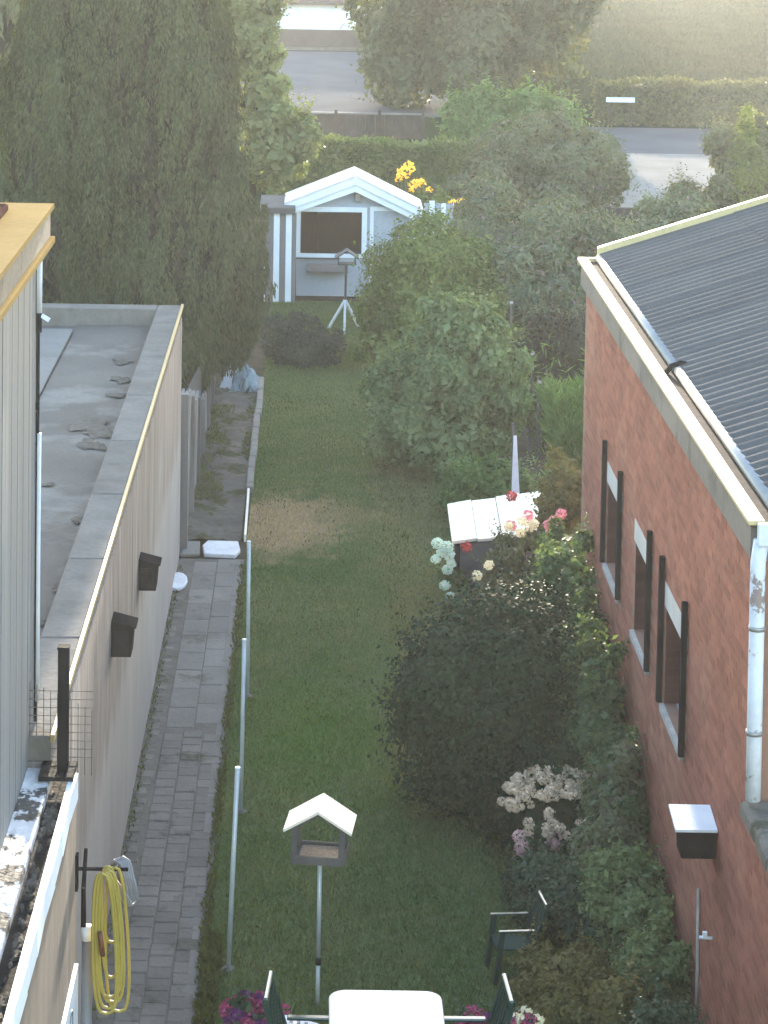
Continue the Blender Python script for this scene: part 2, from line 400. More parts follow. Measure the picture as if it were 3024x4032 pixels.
class MB:
    def __init__(s):
        s.v = []
        s.f = []
    def add(s, vs, fs):
        o = len(s.v)
        s.v += [tuple(map(float, p)) for p in vs]
        s.f += [tuple(i + o for i in f) for f in fs]
        return s
    def box(s, x0, x1, y0, y1, z0, z1):
        return s.add([(x0, y0, z0), (x1, y0, z0), (x1, y1, z0), (x0, y1, z0), (x0, y0, z1), (x1, y0, z1), (x1, y1, z1), (x0, y1, z1)],
                     [(3, 2, 1, 0), (4, 5, 6, 7), (0, 1, 5, 4), (1, 2, 6, 5), (2, 3, 7, 6), (3, 0, 4, 7)])
    def hexa(s, lo, hi):
        """two quads (4 points each, same winding seen from above), bottom and top"""
        return s.add(list(lo) + list(hi), [(3, 2, 1, 0), (4, 5, 6, 7), (0, 1, 5, 4), (1, 2, 6, 5), (2, 3, 7, 6), (3, 0, 4, 7)])
    def bar(s, a, b, w, h, up=(0, 0, 1)):
        a = Vector(a); b = Vector(b)
        d = (b - a).normalized()
        u = Vector(up)
        sd = d.cross(u)
        if sd.length < 1e-4:
            sd = d.cross(Vector((1, 0, 0)))
        sd.normalize()
        u = sd.cross(d).normalized()
        c = [(-w / 2, -h / 2), (w / 2, -h / 2), (w / 2, h / 2), (-w / 2, h / 2)]
        vs = [a + sd * x + u * y for x, y in c] + [b + sd * x + u * y for x, y in c]
        return s.add(vs, [(0, 1, 2, 3), (7, 6, 5, 4), (0, 4, 5, 1), (1, 5, 6, 2), (2, 6, 7, 3), (3, 7, 4, 0)])
    def tube(s, pts, rad, n=8, cap=True):
        pts = [Vector(p) for p in pts]
        if not hasattr(rad, '__len__'):
            rad = [rad] * len(pts)
        vs = []
        prev = None
        for i, p in enumerate(pts):
            d = (pts[min(i + 1, len(pts) - 1)] - pts[max(i - 1, 0)]).normalized()
            if prev is None:
                sd = d.orthogonal().normalized()
            else:
                sd = (prev - d * prev.dot(d))
                sd = sd.normalized() if sd.length > 1e-5 else d.orthogonal().normalized()
            prev = sd
            u = d.cross(sd)
            for k in range(n):
                a = 2 * math.pi * k / n
                vs.append(p + (sd * math.cos(a) + u * math.sin(a)) * rad[i])
        fs = []
        for i in range(len(pts) - 1):
            for k in range(n):
                a = i * n + k; b = i * n + (k + 1) % n
                fs.append((a, b, b + n, a + n))
        if cap:
            fs.append(tuple(range(n))[::-1])
            fs.append(tuple(range((len(pts) - 1) * n, len(pts) * n)))
        return s.add(vs, fs)
    def extrude(s, poly, a, b, axis='y'):
        """poly: 2-D points; axis y -> (x,z) profile, axis x -> (y,z), axis z -> (x,y)"""
        def P(p, t):
            return (p[0], t, p[1]) if axis == 'y' else ((t, p[0], p[1]) if axis == 'x' else (p[0], p[1], t))
        n = len(poly)
        vs = [P(p, a) for p in poly] + [P(p, b) for p in poly]
        fs = [tuple(range(n)), tuple(range(2 * n - 1, n - 1, -1))]
        fs += [(i, i + n, (i + 1) % n + n, (i + 1) % n) for i in range(n)]
        return s.add(vs, fs)
    def lathe(s, prof, c=(0, 0, 0), n=16):
        vs = []
        for r, z in prof:
            for k in range(n):
                a = 2 * math.pi * k / n
                vs.append((c[0] + r * math.cos(a), c[1] + r * math.sin(a), c[2] + z))
        fs = []
        for i in range(len(prof) - 1):
            for k in range(n):
                a = i * n + k; b = i * n + (k + 1) % n
                fs.append((a, b, b + n, a + n))
        fs.append(tuple(range(n))[::-1])
        fs.append(tuple(range((len(prof) - 1) * n, len(prof) * n)))
        return s.add(vs, fs)
    def mesh(s, name, smooth=False):
        me = bpy.data.meshes.new(name)
        me.from_pydata(s.v, [], s.f)
        import bmesh
        bm = bmesh.new(); bm.from_mesh(me)
        bmesh.ops.recalc_face_normals(bm, faces=bm.faces)
        bm.to_mesh(me); bm.free()
        if smooth:
            me.shade_smooth()
        return me
    def build(s, name, mat, parent=None, smooth=False, bevel=0.0, local=False):
        o = obj(name, s.mesh(name, smooth), mat, parent, local)
        if bevel > 0:
            bv = o.modifiers.new('edge', 'BEVEL')
            bv.width = bevel
            bv.segments = 2
            bv.limit_method = 'ANGLE'
        return o

def obj(name, me, mat=None, parent=None, local=False):
    o = bpy.data.objects.new(name, me)
    COL.objects.link(o)
    if mat is not None and not me.materials:
        me.materials.append(mat)
    if parent is not None:
        o.parent = parent
        if local:
            WM[o] = WM[parent].copy()
        else:
            o.matrix_parent_inverse = WM[parent].inverted()
            WM[o] = Matrix.Identity(4)
    else:
        WM[o] = Matrix.Identity(4)
    return o

def inst(name, me, mat, parent, M4):
    """a piece that shares mesh data, at world matrix M4, child of parent"""
    o = bpy.data.objects.new(name, me)
    COL.objects.link(o)
    if not me.materials:
        me.materials.append(mat)
    o.parent = parent
    o.matrix_parent_inverse = WM[parent].inverted()
    o.matrix_basis = M4
    WM[o] = M4.copy()
    return o

def tag(o, label=None, cat=None, group=None, kind=None):
    if label: o['label'] = label
    if cat: o['category'] = cat
    if group: o['group'] = group
    if kind: o['kind'] = kind
    return o

def thing(name, label, cat, loc=(0, 0, 0), rz=0.0, group=None):
    o = bpy.data.objects.new(name, None)
    COL.objects.link(o)
    o.empty_display_size = .2
    o.location = loc
    o.rotation_euler = (0, 0, rz)
    WM[o] = Matrix.Translation(loc) @ Matrix.Rotation(rz, 4, 'Z')
    return tag(o, label, cat, group)

def struct(name, mb, mat):
    o = mb.build(name, mat)
    o['kind'] = 'structure'
    return o

def raw_mesh(name, V, Fq):
    """V (n,3); Fq (m,k) faces of one size, fast path"""
    me = bpy.data.meshes.new(name)
    n, m, k = len(V), len(Fq), Fq.shape[1]
    me.vertices.add(n)
    me.vertices.foreach_set('co', np.ascontiguousarray(V, dtype=np.float32).ravel())
    me.loops.add(m * k)
    me.loops.foreach_set('vertex_index', np.ascontiguousarray(Fq, dtype=np.int32).ravel())
    me.polygons.add(m)
    me.polygons.foreach_set('loop_start', np.arange(0, m * k, k, dtype=np.int32))
    me.update(calc_edges=True)
    return me

def unit(a):
    return a / np.maximum(np.linalg.norm(a, axis=1, keepdims=True), 1e-9)

def leaf_arrays(P, D, N, Ln, Wd, fold=.12):
    """diamond leaves folded along the midrib: P base, D direction, N rough normal"""
    D = unit(D)
    S = unit(np.cross(D, N))
    U = np.cross(S, D)
    Ln = np.asarray(Ln)[:, None]; Wd = np.asarray(Wd)[:, None]
    mid = P + D * Ln * .45 - U * Wd * fold
    a = P
    b = mid + S * Wd * .5 + U * Wd * fold * 2
    c = P + D * Ln - U * Ln * .08
    d = mid - S * Wd * .5 + U * Wd * fold * 2
    V = np.stack([a, b, c, d], 1).reshape(-1, 3)
    i = np.arange(len(P))[:, None] * 4
    T = np.concatenate([i + np.array([[0, 1, 2]]), i + np.array([[0, 2, 3]])], 0)
    return V, T

def lump(dirs, k, seed):
    """smooth pseudo noise on directions, about -1..1"""
    r = np.random.default_rng(seed)
    out = np.zeros(len(dirs))
    for j in range(7):
        w = r.normal(size=3) * k * (1 + .35 * j)
        out += np.sin(dirs @ w + r.uniform(0, 6.28)) / (1 + .3 * j)
    return out / 3.0

def tangent(N, r):
    t = np.cross(N, r.normal(size=N.shape))
    return unit(t)

def crown_points(lobes, n, seed, inner=.5, bump=.22, zmin=.03, clump=70, spread=.16):
    """leaves on the shells of many small clumps that sit on the lobes, plus a darker filling inside"""
    r = np.random.default_rng(seed)
    lobes = np.array(lobes, float)
    area = (lobes[:, 3] * lobes[:, 4] + lobes[:, 4] * lobes[:, 5] + lobes[:, 3] * lobes[:, 5])
    wt = area / area.sum()
    nc = int(np.clip(n / (clump * 3.2), 10, 520))
    C, O, S = [], [], []
    guard = 0
    while len(C) < nc and guard < 40:
        guard += 1
        li = r.choice(len(lobes), size=nc * 2, p=wt)
        d = unit(r.normal(size=(nc * 2, 3)))
        lb = lobes[li]
        rad = r.uniform(.62, .95, nc * 2) * (1 + bump * .5 * lump(d + li[:, None] * .7, 2.6, seed + 3))
        p = lb[:, :3] + d * lb[:, 3:] * rad[:, None]
        keep = p[:, 2] > zmin
        for j in range(len(lobes)):
            q = (p - lobes[j, :3]) / lobes[j, 3:]
            keep &= ~((np.linalg.norm(q, axis=1) < .62) & (li != j))
        C += list(p[keep]); O += list(unit((d / lb[:, 3:]))[keep])
        S += list((lb[:, 3:].min(1) * r.uniform(.16, .42, nc * 2))[keep])
    C = np.array(C)[:nc]; O = np.array(O)[:nc]; S = np.array(S)[:nc]
    nf = int(n * .16)
    k = r.choice(len(C), n - nf, p=S ** 2 / (S ** 2).sum())
    d = unit(unit(r.normal(size=(n - nf, 3))) + O[k] * .55 + np.array([0, 0, .12]))
    rad = S[k] * r.uniform(.70, 1.05, n - nf)
    stray = r.uniform(0, 1, n - nf) < .11
    rad = np.where(stray, rad * r.uniform(1.1, 1.8, n - nf), rad)
    P = C[k] + d * rad[:, None] * np.array([1, 1, .85])
    N = d * .9 + O[k] * .25
    li = r.choice(len(lobes), nf, p=wt)
    df = unit(r.normal(size=(nf, 3)))
    Pf = lobes[li, :3] + df * lobes[li, 3:] * r.uniform(.35, .72, nf)[:, None]
    P = np.concatenate([P, Pf]); N = np.concatenate([N, df])
    P[:, 2] = np.maximum(P[:, 2], zmin)
    return P, unit(N), r, nf

def crown(name, parent, lobes, n, size, mat, seed, aspect=.55, droop=.25, out=.35, inner=.5, bump=.22, clump=70, spread=.16, up=0.0, zmin=.03, shoots=None):
    if shoots is None:
        shoots = n // 110
    P, O, r, nf = crown_points(lobes, n, seed, inner, bump, zmin, clump, spread)
    N = O + r.normal(size=P.shape) * .32 + np.array([0, 0, .18])
    D = tangent(N, r) + O * out
    D[:, 2] += up - droop
    Ln = size * r.uniform(.45, 1.55, n)
    Ln[-nf:] *= 1.5
    Wd = Ln * aspect * r.uniform(.8, 1.2, n)
    if shoots:
        m = int(shoots * 13)
        k = r.choice(n - nf, shoots)
        hi = P[k] + 0
        sd = unit(O[k] * .55 + np.array([0, 0, .75]) + r.normal(size=(shoots, 3)) * .3)
        ln = size * r.uniform(2.0, 5.5, shoots)
        j = np.repeat(np.arange(shoots), 13)
        u = np.tile(np.linspace(0, 1, 13), shoots)
        P3 = hi[j] + sd[j] * (ln[j] * u)[:, None]
        D3 = sd[j] * .45 + tangent(sd[j], r)
        N3 = np.array([0, 0, 1.0]) + r.normal(size=(m, 3)) * .4
        P = np.concatenate([P, P3]); D = np.concatenate([D, D3]); N = np.concatenate([N, N3])
        L3 = size * (1.15 - .6 * u) * r.uniform(.7, 1.2, m)
        Ln = np.concatenate([Ln, L3]); Wd = np.concatenate([Wd, L3 * aspect])
    V, T = leaf_arrays(P, D, N, Ln, Wd)
    V[:, 2] = np.maximum(V[:, 2], .004)
    return obj(name, raw_mesh(name, V, T), mat, parent)

def stems(parent, base, lobes, seed, r0=.03, mat=None, name='stem', per=2):
    r = random.Random(seed)
    mb = MB()
    for lb in lobes:
        for _ in range(per):
            tx = lb[0] + r.uniform(-.5, .5) * lb[3]; ty = lb[1] + r.uniform(-.5, .5) * lb[4]; tz = lb[2] + r.uniform(-.1, .55) * lb[5]
            bx = base[0] + r.uniform(-.15, .15) * lb[3]; by = base[1] + r.uniform(-.15, .15) * lb[4]
            mid = (bx * .6 + tx * .4 + r.uniform(-.06, .06), by * .6 + ty * .4 + r.uniform(-.06, .06), tz * .5)
            mb.tube([(bx, by, -.02), mid, (tx, ty, tz)], [r0, r0 * .7, r0 * .25], 6)
    return mb.build(name, mat or M['stem'], parent, smooth=True)

def shrub(name, label, cat, lobes, n, size, mat, seed, group=None, base=None, r0=.025, bark=None, crown_name='foliage', per=2, stem_name='stem', **kw):
    lobes = [tuple(l) for l in lobes]
    if base is None:
        base = (sum(l[0] for l in lobes) / len(lobes), sum(l[1] for l in lobes) / len(lobes))
    t = thing(name, label, cat, (base[0], base[1], 0), 0, group)
    crown(crown_name, t, lobes, n, size, mat, seed, **kw)
    stems(t, base, lobes, seed, r0, bark, stem_name, per)
    return t

def flower_ball(rad, n, seed, petal):
    """a rounded flower head made of many small petals, local origin in its centre"""
    r = np.random.default_rng(seed)
    d = unit(r.normal(size=(n, 3)))
    P = d * rad * r.uniform(.62, .95, n)[:, None] * np.array([1, 1, .85])
    D = unit(np.cross(d, r.normal(size=(n, 3)))) + d * .35
    V, T = leaf_arrays(P, D, d + r.normal(size=(n, 3)) * .25, np.full(n, petal), np.full(n, petal * .8))
    return raw_mesh('flower_head', V, T)

# ------------------------------------------------------------------ setting: ground sheets
g = MB(); g.box(-250, 250, -20, 400, -.5, -.030)
struct('ground', g, M['meadow'])
g = MB(); g.box(-6.0, 9.0, 8, 60, -.3, -.014)
struct('garden_soil', g, M['soil'])

# lawn with an uneven right border
lx = [3.0]; pts = []
for y in np.arange(12, 48.55, .5):
    pts.append((-.80 + .02 * math.sin(y * 1.7) + (.03 if y < 21 else 0), y))
right = []
for y in np.arange(48.5, 11.9, -.5):
    right.append((2.55 + .25 * math.sin(y * .9) + .1 * math.sin(y * 2.3), y))
g = MB(); g.extrude(pts + right, -.08, 0.0, 'z')
struct('lawn', g, M['lawn'])

# grass blades, standing on the lawn: nobody could count them
def blades(n, x0, x1, y0, y1, h, w, seed):
    r = np.random.default_rng(seed)
    t = r.uniform(0, 1, n) ** 1.25
    Y = y0 + (y1 - y0) * t
    X = r.uniform(x0, x1, n)
    hh = h * r.uniform(.5, 1.3, n)
    a = r.uniform(0, 6.283, n)
    ww = w * r.uniform(.7, 1.3, n) * (1 + (Y - 18) / 40)
    dx, dy = np.cos(a) * ww / 2, np.sin(a) * ww / 2
    lean = r.normal(size=(n, 2)) * .45 * hh[:, None]
    z = np.zeros(n)
    V = np.stack([np.stack([X - dx, Y - dy, z], 1), np.stack([X + dx, Y + dy, z], 1), np.stack([X + lean[:, 0], Y + lean[:, 1], hh], 1)], 1).reshape(-1, 3)
    T = np.arange(3 * n).reshape(-1, 3)
    return V, T
V, T = blades(330000, -.79, 2.6, 15.5, 48.4, .038, .010, 11)
o = obj('grass', raw_mesh('grass', V, T), M['blade'])
tag(o, 'short mown grass blades covering the lawn', 'grass', None, 'stuff')

# taller grass of the open meadow beyond the long hedge
V, T = blades(110000, 8.0, 48.0, 84.0, 175.0, .20, .05, 12)
o = obj('meadow_grass', raw_mesh('meadow_grass', V, T), pm('meadow_blade', (.026, .052, .022), (.036, .062, .028), .3, .9, 0, 6, spec=.0, keep=True, rnd=.12, c3=(.045, .06, .03), s3=.12, st3=(.4, 1.6, 1)))
tag(o, 'grass of the open meadow beyond the long hedge', 'grass', None, 'stuff')

# paved path along the garage wall
g = MB(); g.box(-1.66, -.80, 8, 30.35, -.2, .004)
path = struct('path', g, M['path_bed'])
def block_mesh(name, sx, sy, sz, c=.008, seed=0):
    r = random.Random(seed)
    mb = MB()
    hx, hy = sx / 2, sy / 2
    lo = [(-hx, -hy, -sz), (hx, -hy, -sz), (hx, hy, -sz), (-hx, hy, -sz)]
    m1 = [(x, y, -c) for x, y, z in lo]
    tp = [(x * (1 - c / hx) + r.uniform(-.002, .002), y * (1 - c / hy) + r.uniform(-.002, .002), r.uniform(-.002, .002)) for x, y, z in lo]
    mb.add(lo + m1 + tp, [(0, 1, 5, 4), (1, 2, 6, 5), (2, 3, 7, 6), (3, 0, 4, 7), (4, 5, 9, 8), (5, 6, 10, 9), (6, 7, 11, 10), (7, 4, 8, 11), (8, 9, 10, 11)])
    return mb.mesh(name)
pav = [block_mesh('paver', .196, .196, .05, .009, i) for i in range(3)]
slabm = [block_mesh('slab', .29, .58, .05, .008, i) for i in range(2)]
cob = [block_mesh('cobble', .13, .17, .05, .02, i) for i in range(3)]
rr = random.Random(4)
y = 16.9
row = 0
while y < 24.2:
    for k in range(3):
        x = -1.345 + k * .205 + rr.uniform(-.004, .004)
        inst('paver', rr.choice(pav), M['paver'], path, Matrix.Translation((x, y + (.10 if k % 2 else 0), .012 + rr.uniform(-.005, .006))) @ Matrix.Rotation(rr.uniform(-.02, .02), 4, 'Z') @ Matrix.Rotation(rr.uniform(-.02, .02), 4, 'X'))
    y += .204
y = 17.0
while y < 28.8:
    inst('cobble', rr.choice(cob), M['cobble'], path, Matrix.Translation((-1.545 + rr.uniform(-.02, .02), y, .008 + rr.uniform(-.006, .008))) @ Matrix.Rotation(rr.uniform(-.2, .2), 4, 'Z') @ Matrix.Rotation(rr.uniform(-.06, .06), 4, 'X'))
    y += .215 + rr.uniform(-.01, .03)
y = 24.62
while y < 30.2:
    for k in range(2):
        inst('slab', rr.choice(slabm), M['slab'], path, Matrix.Translation((-1.29 + k * .298, y + (.12 if k else 0), .010 + rr.uniform(-.004, .004))) @ Matrix.Rotation(rr.uniform(-.01, .01), 4, 'Z'))
    y += .59
# a flush grey strip of edging on the lawn side
for i in range(14):
    y = 17.35 + i * .95
    inst('edging_slab', block_mesh('edging_slab', .10, .93, .05, .008, i), M['slab'], path, Matrix.Translation((-.868 + rr.uniform(-.006, .006), y, .008 + rr.uniform(-.004, .006))))

# earth bed beyond the path with its kerb stones
def bumpy_sheet(x0, x1, y0, y1, z, amp, nx, ny, seed):
    r = np.random.default_rng(seed)
    xs = np.linspace(x0, x1, nx); ys = np.linspace(y0, y1, ny)
    XX, YY = np.meshgrid(xs, ys)
    Z = z + amp * (np.sin(XX * 5.1 + YY * 1.3) * .4 + np.sin(YY * 3.7 + 1) * .3 + r.normal(size=XX.shape) * .45)
    Vv = np.stack([XX, YY, Z], -1).reshape(-1, 3)
    i = np.arange((nx - 1) * (ny - 1)); a = (i // (nx - 1)) * nx + i % (nx - 1)
    return raw_mesh('sheet', Vv, np.stack([a, a + 1, a + nx + 1, a + nx], 1))
o = obj('earth_bed', bumpy_sheet(-1.60, -.87, 31.05, 40.6, .05, .028, 14, 130, 5), M['bed'])
o['kind'] = 'structure'
kerb = struct('kerb', MB().box(-.86, -.79, 31.2, 40.6, -.12, .03), M['soil'])
kbm = [block_mesh('kerb_stone', .10, .90, .14, .012, i) for i in range(3)]
for i in range(8):
    inst('kerb_stone', kbm[i % 3], M['kerb'], kerb, Matrix.Translation((-.825 + rr.uniform(-.012, .012), 33.95 + i * .915, .105 + rr.uniform(-.012, .015))) @ Matrix.Rotation(rr.uniform(-.015, .015), 4, 'Z') @ Matrix.Rotation(rr.uniform(-.02, .02), 4, 'X'))
pk = MB().bar((-.815, 31.15, .05), (-.835, 33.45, .06), .03, .10).build('edging_board', M['wood_pale'], kerb)

# far ground surfaces
struct('road', MB().box(-9, 9.4, 84.2, 112.0, -.3, -.010), M['asphalt'])
struct('yard', MB().extrude([(7.6, 61.6), (20, 61.6), (20, 74.4), (8.6, 74.4)], -.2, -.012, 'z'), M['yard'])
struct('parking_strip', MB().box(8.4, 30, 74.45, 81.6, -.2, -.008), M['asphalt'])

# ------------------------------------------------------------------ garage on the left
gar = thing('garage', 'flat roofed garage with long streaked beige wall and stained grey roof', 'garage', (-4, 23, 0))
GX = -1.64
MB().box(-1.94, GX, 15.3, 30.49, -.1, 3.10).build('wall', M['garage_wall'], gar)
MB().box(-7.5, -1.942, 15.3, 30.49, 0, 3.02).build('roof_slab', M['roof_felt'], gar)
# slight standing puddle ridges of felt: a wrinkled sheet over the slab
felt = obj('roofing_felt', bumpy_sheet(-2.95, -1.97, 15.6, 30.25, 3.045, .006, 14, 150, 8), M['roof_felt'], gar)
sm = block_mesh('roofing_strip', 1.9, .84, .02, .006, 1)
for i in range(17):
    y = 15.9 + i * .845
    inst('roofing_strip', sm, M['roof_strip'], gar, Matrix.Translation((-3.92, y, 3.068)))
cop = block_mesh('coping_stone', .30, 1.985, .16, .012, 2)
for i in range(8):
    y = 15.32 + 1.0 + i * 2.0 if i < 7 else 0
    if i < 7:
        inst('coping_stone', cop, M['coping'], gar, Matrix.Translation((-1.80, y, 3.262)))
cop2 = block_mesh('coping_stone', 1.49, .28, .16, .012, 3)
inst('coping_stone', block_mesh('coping_stone', .30, 1.17, .16, .012, 2), M['coping'], gar, Matrix.Translation((-1.80, 29.91, 3.262)))
for i in range(4):
    inst('coping_stone', cop2, M['coping'], gar, Matrix.Translation((-2.70 - i * 1.5, 30.36, 3.262)))
MB().box(-7.5, -1.945, 30.22, 30.5, 3.0, 3.11).build('parapet', M['coping'], gar)
MB().box(-1.655, -1.625, 15.32, 30.52, 3.225, 3.275).build('edge_strip', M['trim_metal'], gar, bevel=.006)
# torn patches and debris on the felt
r5 = random.Random(12)
for i, (x, y, sx, sy) in enumerate([(-2.25, 24.7, .5, .55), (-2.2, 23.95, .32, .3), (-2.14, 27.0, .26, .22), (-2.2, 28.0, .34, .2), (-2.12, 26.2, .22, .16), (-2.45, 22.4, .12, .1), (-2.02, 21.2, .16, .2), (-2.02, 19.2, .12, .12), (-2.05, 18.3, .14, .1), (-2.1, 17.6, .12, .14)]):
    mb = MB()
    n = 30
    ring = []
    ph = [r5.uniform(0, 6.28) for _ in range(5)]
    for k in range(n):
        a = 2 * math.pi * k / n
        q = .8 + .22 * math.sin(2 * a + ph[0]) + .16 * math.sin(3 * a + ph[1]) + .12 * math.sin(5 * a + ph[2]) + .08 * math.sin(9 * a + ph[3]) + r5.uniform(-.05, .05)
        ring.append((x + math.cos(a) * sx / 2 * q, y + math.sin(a) * sy * q, 3.058))
    top = [((p[0] - x) * .8 + x, (p[1] - y) * .8 + y, 3.060 + r5.uniform(0, .005)) for p in ring]
    mb.add(ring + top + [(x, y, 3.063)], [(k, (k + 1) % n, (k + 1) % n + n, k + n) for k in range(n)] + [(k + n, (k + 1) % n + n, 2 * n) for k in range(n)])
    mb.build('roof_debris', M['moss'], gar)

def box_vent(y, ztop, label):
    t = thing('vent_box', label, 'vent', (GX, y, ztop - .32), 0, 'dark boxes on the garage wall')
    x0, x1 = GX + .002, GX + .20
    mb = MB()
    mb.extrude([(x0, ztop - .30), (x1 - .03, ztop - .30), (x1 - .01, ztop - .045), (x0, ztop)], y - .12, y + .12, 'y')
    mb.build('casing', M['dark_metal'], t, bevel=.006)
    MB().extrude([(x0, ztop + .004), (x1 + .012, ztop - .05), (x1 + .012, ztop - .038), (x0, ztop + .016)], y - .13, y + .13, 'y').build('lid', M['dark_metal'], t)
    MB().box(x0 + .025, x1 - .05, y - .128, y - .1205, ztop - .27, ztop - .075).build('front_panel', M['black'], t)
    return t
box_vent(23.2, 2.13, 'dark box with overhanging lid on garage wall, the one nearer the white slab')
box_vent(20.0, 2.55, 'dark square box on garage wall, the one nearer the yellow hose')

t = thing('roof_flue', 'small dark flue with white bracket at far corner of garage roof', 'flue', (-3.38, 29.6, 3.03))
MB().box(-3.42, -3.34, 29.56, 29.64, 3.03, 3.42).build('pipe', M['dark_metal'], t, bevel=.01)
MB().bar((-3.34, 29.58, 3.28), (-3.24, 29.58, 3.22), .03, .05).build('bracket', M['pipe_white'], t)

# ------------------------------------------------------------------ tall house at the far left
house = thing('tall_house', 'tall grey clad house with sunlit yellow roof edge at the picture margin', 'house', (-4, 12, 0))
MB().box(-7, -1.825, 4, 15.58, 0, 6.44).build('wall', M['dark_in'], house)
cb = MB().box(-.0125, .0125, -.0725, .0725, 0, 6.42).mesh('cladding_board')
for i in range(22):
    inst('cladding_board', cb, M['grey_clad'], house, Matrix.Translation((-1.811 + rr.uniform(-.003, .003), 15.505 - i * .15, .02)))
MB().extrude([(-7, 6.49), (-1.72, 6.49), (-1.72, 6.665), (-7, 6.665)], 4, 15.72, 'y').build('fascia', M['fascia'], house)
MB().box(-2.0, -1.69, 3.9, 15.75, 6.44, 6.487).build('eaves_strip', M['roof_edge'], house, bevel=.008)
rf = MB().box(-7, -1.70, 3.8, 15.77, 6.668, 6.70).build('roof', M['roof_edge'], house)
MB().box(-7, -1.96, 3.8, 15.42, 6.703, 6.74).build('roof_covering', M['roof_red'], rf)
rt = MB().hexa([(-.109, -.084, 0), (.109, -.084, 0), (.109, .084, 0), (-.109, .084, 0)], [(-.109, -.084, .03), (.109, -.084, .03), (.109, .084, .008), (-.109, .084, .008)]).mesh('roof_tile')
for i in range(24):
    for j in range(10):
        inst('roof_tile', rt, M['roof_red'], rf, Matrix.Translation((-2.08 - j * .222, 15.3 - i * .17, 6.742)))
MB().tube([(-1.775, 15.60, 6.43), (-1.775, 15.60, 6.0)], .018, 8).build('downpipe', M['pipe_white'], house, smooth=True)
MB().tube([(-1.77, 15.60, 5.2), (-1.772, 15.605, 4.4), (-1.77, 15.60, 3.4)], .014, 8).build('white_conduit', M['pipe_white'], house, smooth=True)
MB().tube([(-1.785, 15.61, 6.4), (-1.783, 15.61, 4.5), (-1.785, 15.61, 3.12)], .014, 6).build('black_cable', M['black'], house, smooth=True)

# ------------------------------------------------------------------ low annex at bottom left
ann = thing('annex', 'low annex with brown wall, white roof edge and dark debris filled gutter', 'annex', (-1.7, 12.5, 0))
NX = -1.475
MB().box(-1.80, NX, 8, 15.28, 0, 2.98).build('wall', M['near_wall'], ann)
wt = MB()
ys = np.arange(8, 15.31, .45)
for a, b in zip(ys[:-1], ys[1:]):
    k = .006 * math.sin(a * 5)
    wt.hexa([(NX - .035, a, 2.90), (NX + .012 + k, a, 2.90), (NX + .012 - k, b, 2.90), (NX - .035, b, 2.90)],
            [(NX - .035, a, 3.07), (NX + .012 + k, a, 3.07), (NX + .012 - k, b, 3.07), (NX - .035, b, 3.07)])
wt.build('white_edge', M['white_paint'], ann)
MB().box(NX - .155, NX - .037, 8, 15.3, 2.985, 2.995).build('gutter_bed', M['black'], ann)
def rough_strip(x0, x1, y0, y1, z, amp, nx, ny, seed):
    me = bumpy_sheet(x0, x1, y0, y1, z, amp, nx, ny, seed)
    return me
MB().box(-1.799, NX - .157, 8, 15.32, 2.985, 3.045).build('roof_ledge', M['white_rough'], ann)
obj('flaking_render', bumpy_sheet(-1.797, NX - .16, 10, 15.3, 3.062, .008, 10, 160, 21), M['white_rough'], ann)
for i in range(70):
    yy = rr.uniform(11.8, 15.1); xx = rr.uniform(NX - .135, NX - .06); sx = rr.uniform(.012, .035); sy = rr.uniform(.03, .10)
    n = 9
    ring = [(xx + math.cos(k * .698) * sx * rr.uniform(.5, 1.2), yy + math.sin(k * .698) * sy * rr.uniform(.5, 1.2), 2.996) for k in range(n)]
    zt_ = rr.uniform(.006, .02)
    top = [((p[0] - xx) * .6 + xx, (p[1] - yy) * .6 + yy, 2.996 + zt_ * rr.uniform(.7, 1.2)) for p in ring]
    mb = MB(); mb.add(ring + top + [(xx, yy, 2.996 + zt_)], [(k, (k + 1) % n, (k + 1) % n + n, k + n) for k in range(n)] + [(k + n, (k + 1) % n + n, 2 * n) for k in range(n)])
    mb.build('moss_clump', M['moss'] if i % 4 else M['cobble'], ann)
MB().box(-1.70, NX + .0, 15.05, 15.33, 3.072, 3.10).build('end_cap', M['black'], ann)
t = thing('black_post', 'black square post standing at the end of the debris filled gutter', 'post', (-1.555, 15.2, 3.1))
MB().box(-1.590, -1.520, 15.15, 15.22, 3.102, 3.90).build('shaft', M['dark_metal'], t, bevel=.005)
MB().box(-1.594, -1.516, 15.146, 15.224, 3.90, 3.915).build('cap', M['black'], t)
t = thing('wire_mesh', 'thin grey wire mesh beside the black post above the gutter end', 'mesh', (-1.6, 15.34, 3.1))
wmb = MB()
for i in range(10):
    x = -1.79 + i * .045
    wmb.tube([(x, 15.345, 3.0), (x, 15.345, 3.62 - .02 * i)], .0032, 4)
for j in range(9):
    z = 3.12 + j * .055
    wmb.tube([(-1.80, 15.345, z), (-1.38, 15.345, z)], .0028, 4)
wmb.build('wire_grid', M['moss'], t)

# white decorated panel low on the annex wall
t = thing('decorated_panel', 'white panel with grey ring motifs low on the annex wall', 'panel', (NX, 14.3, 1.0))
MB().box(NX + .003, NX + .028, 12.0, 15.20, .9, 1.80).build('board', M['white_paint'], t)
for j, (y, z, ra) in enumerate([(14.75, 1.62, .08), (14.45, 1.50, .10), (14.15, 1.42, .09), (13.8, 1.55, .10), (14.6, 1.25, .09)]):
    mb = MB()
    n = 20
    mb.tube([(NX + .030, y + ra * math.cos(6.2832 * k / n), z + ra * math.sin(6.2832 * k / n)) for k in range(n + 1)], .006, 5, cap=False)
    mb.build('ring_motif', M['grey_pipe'], t)

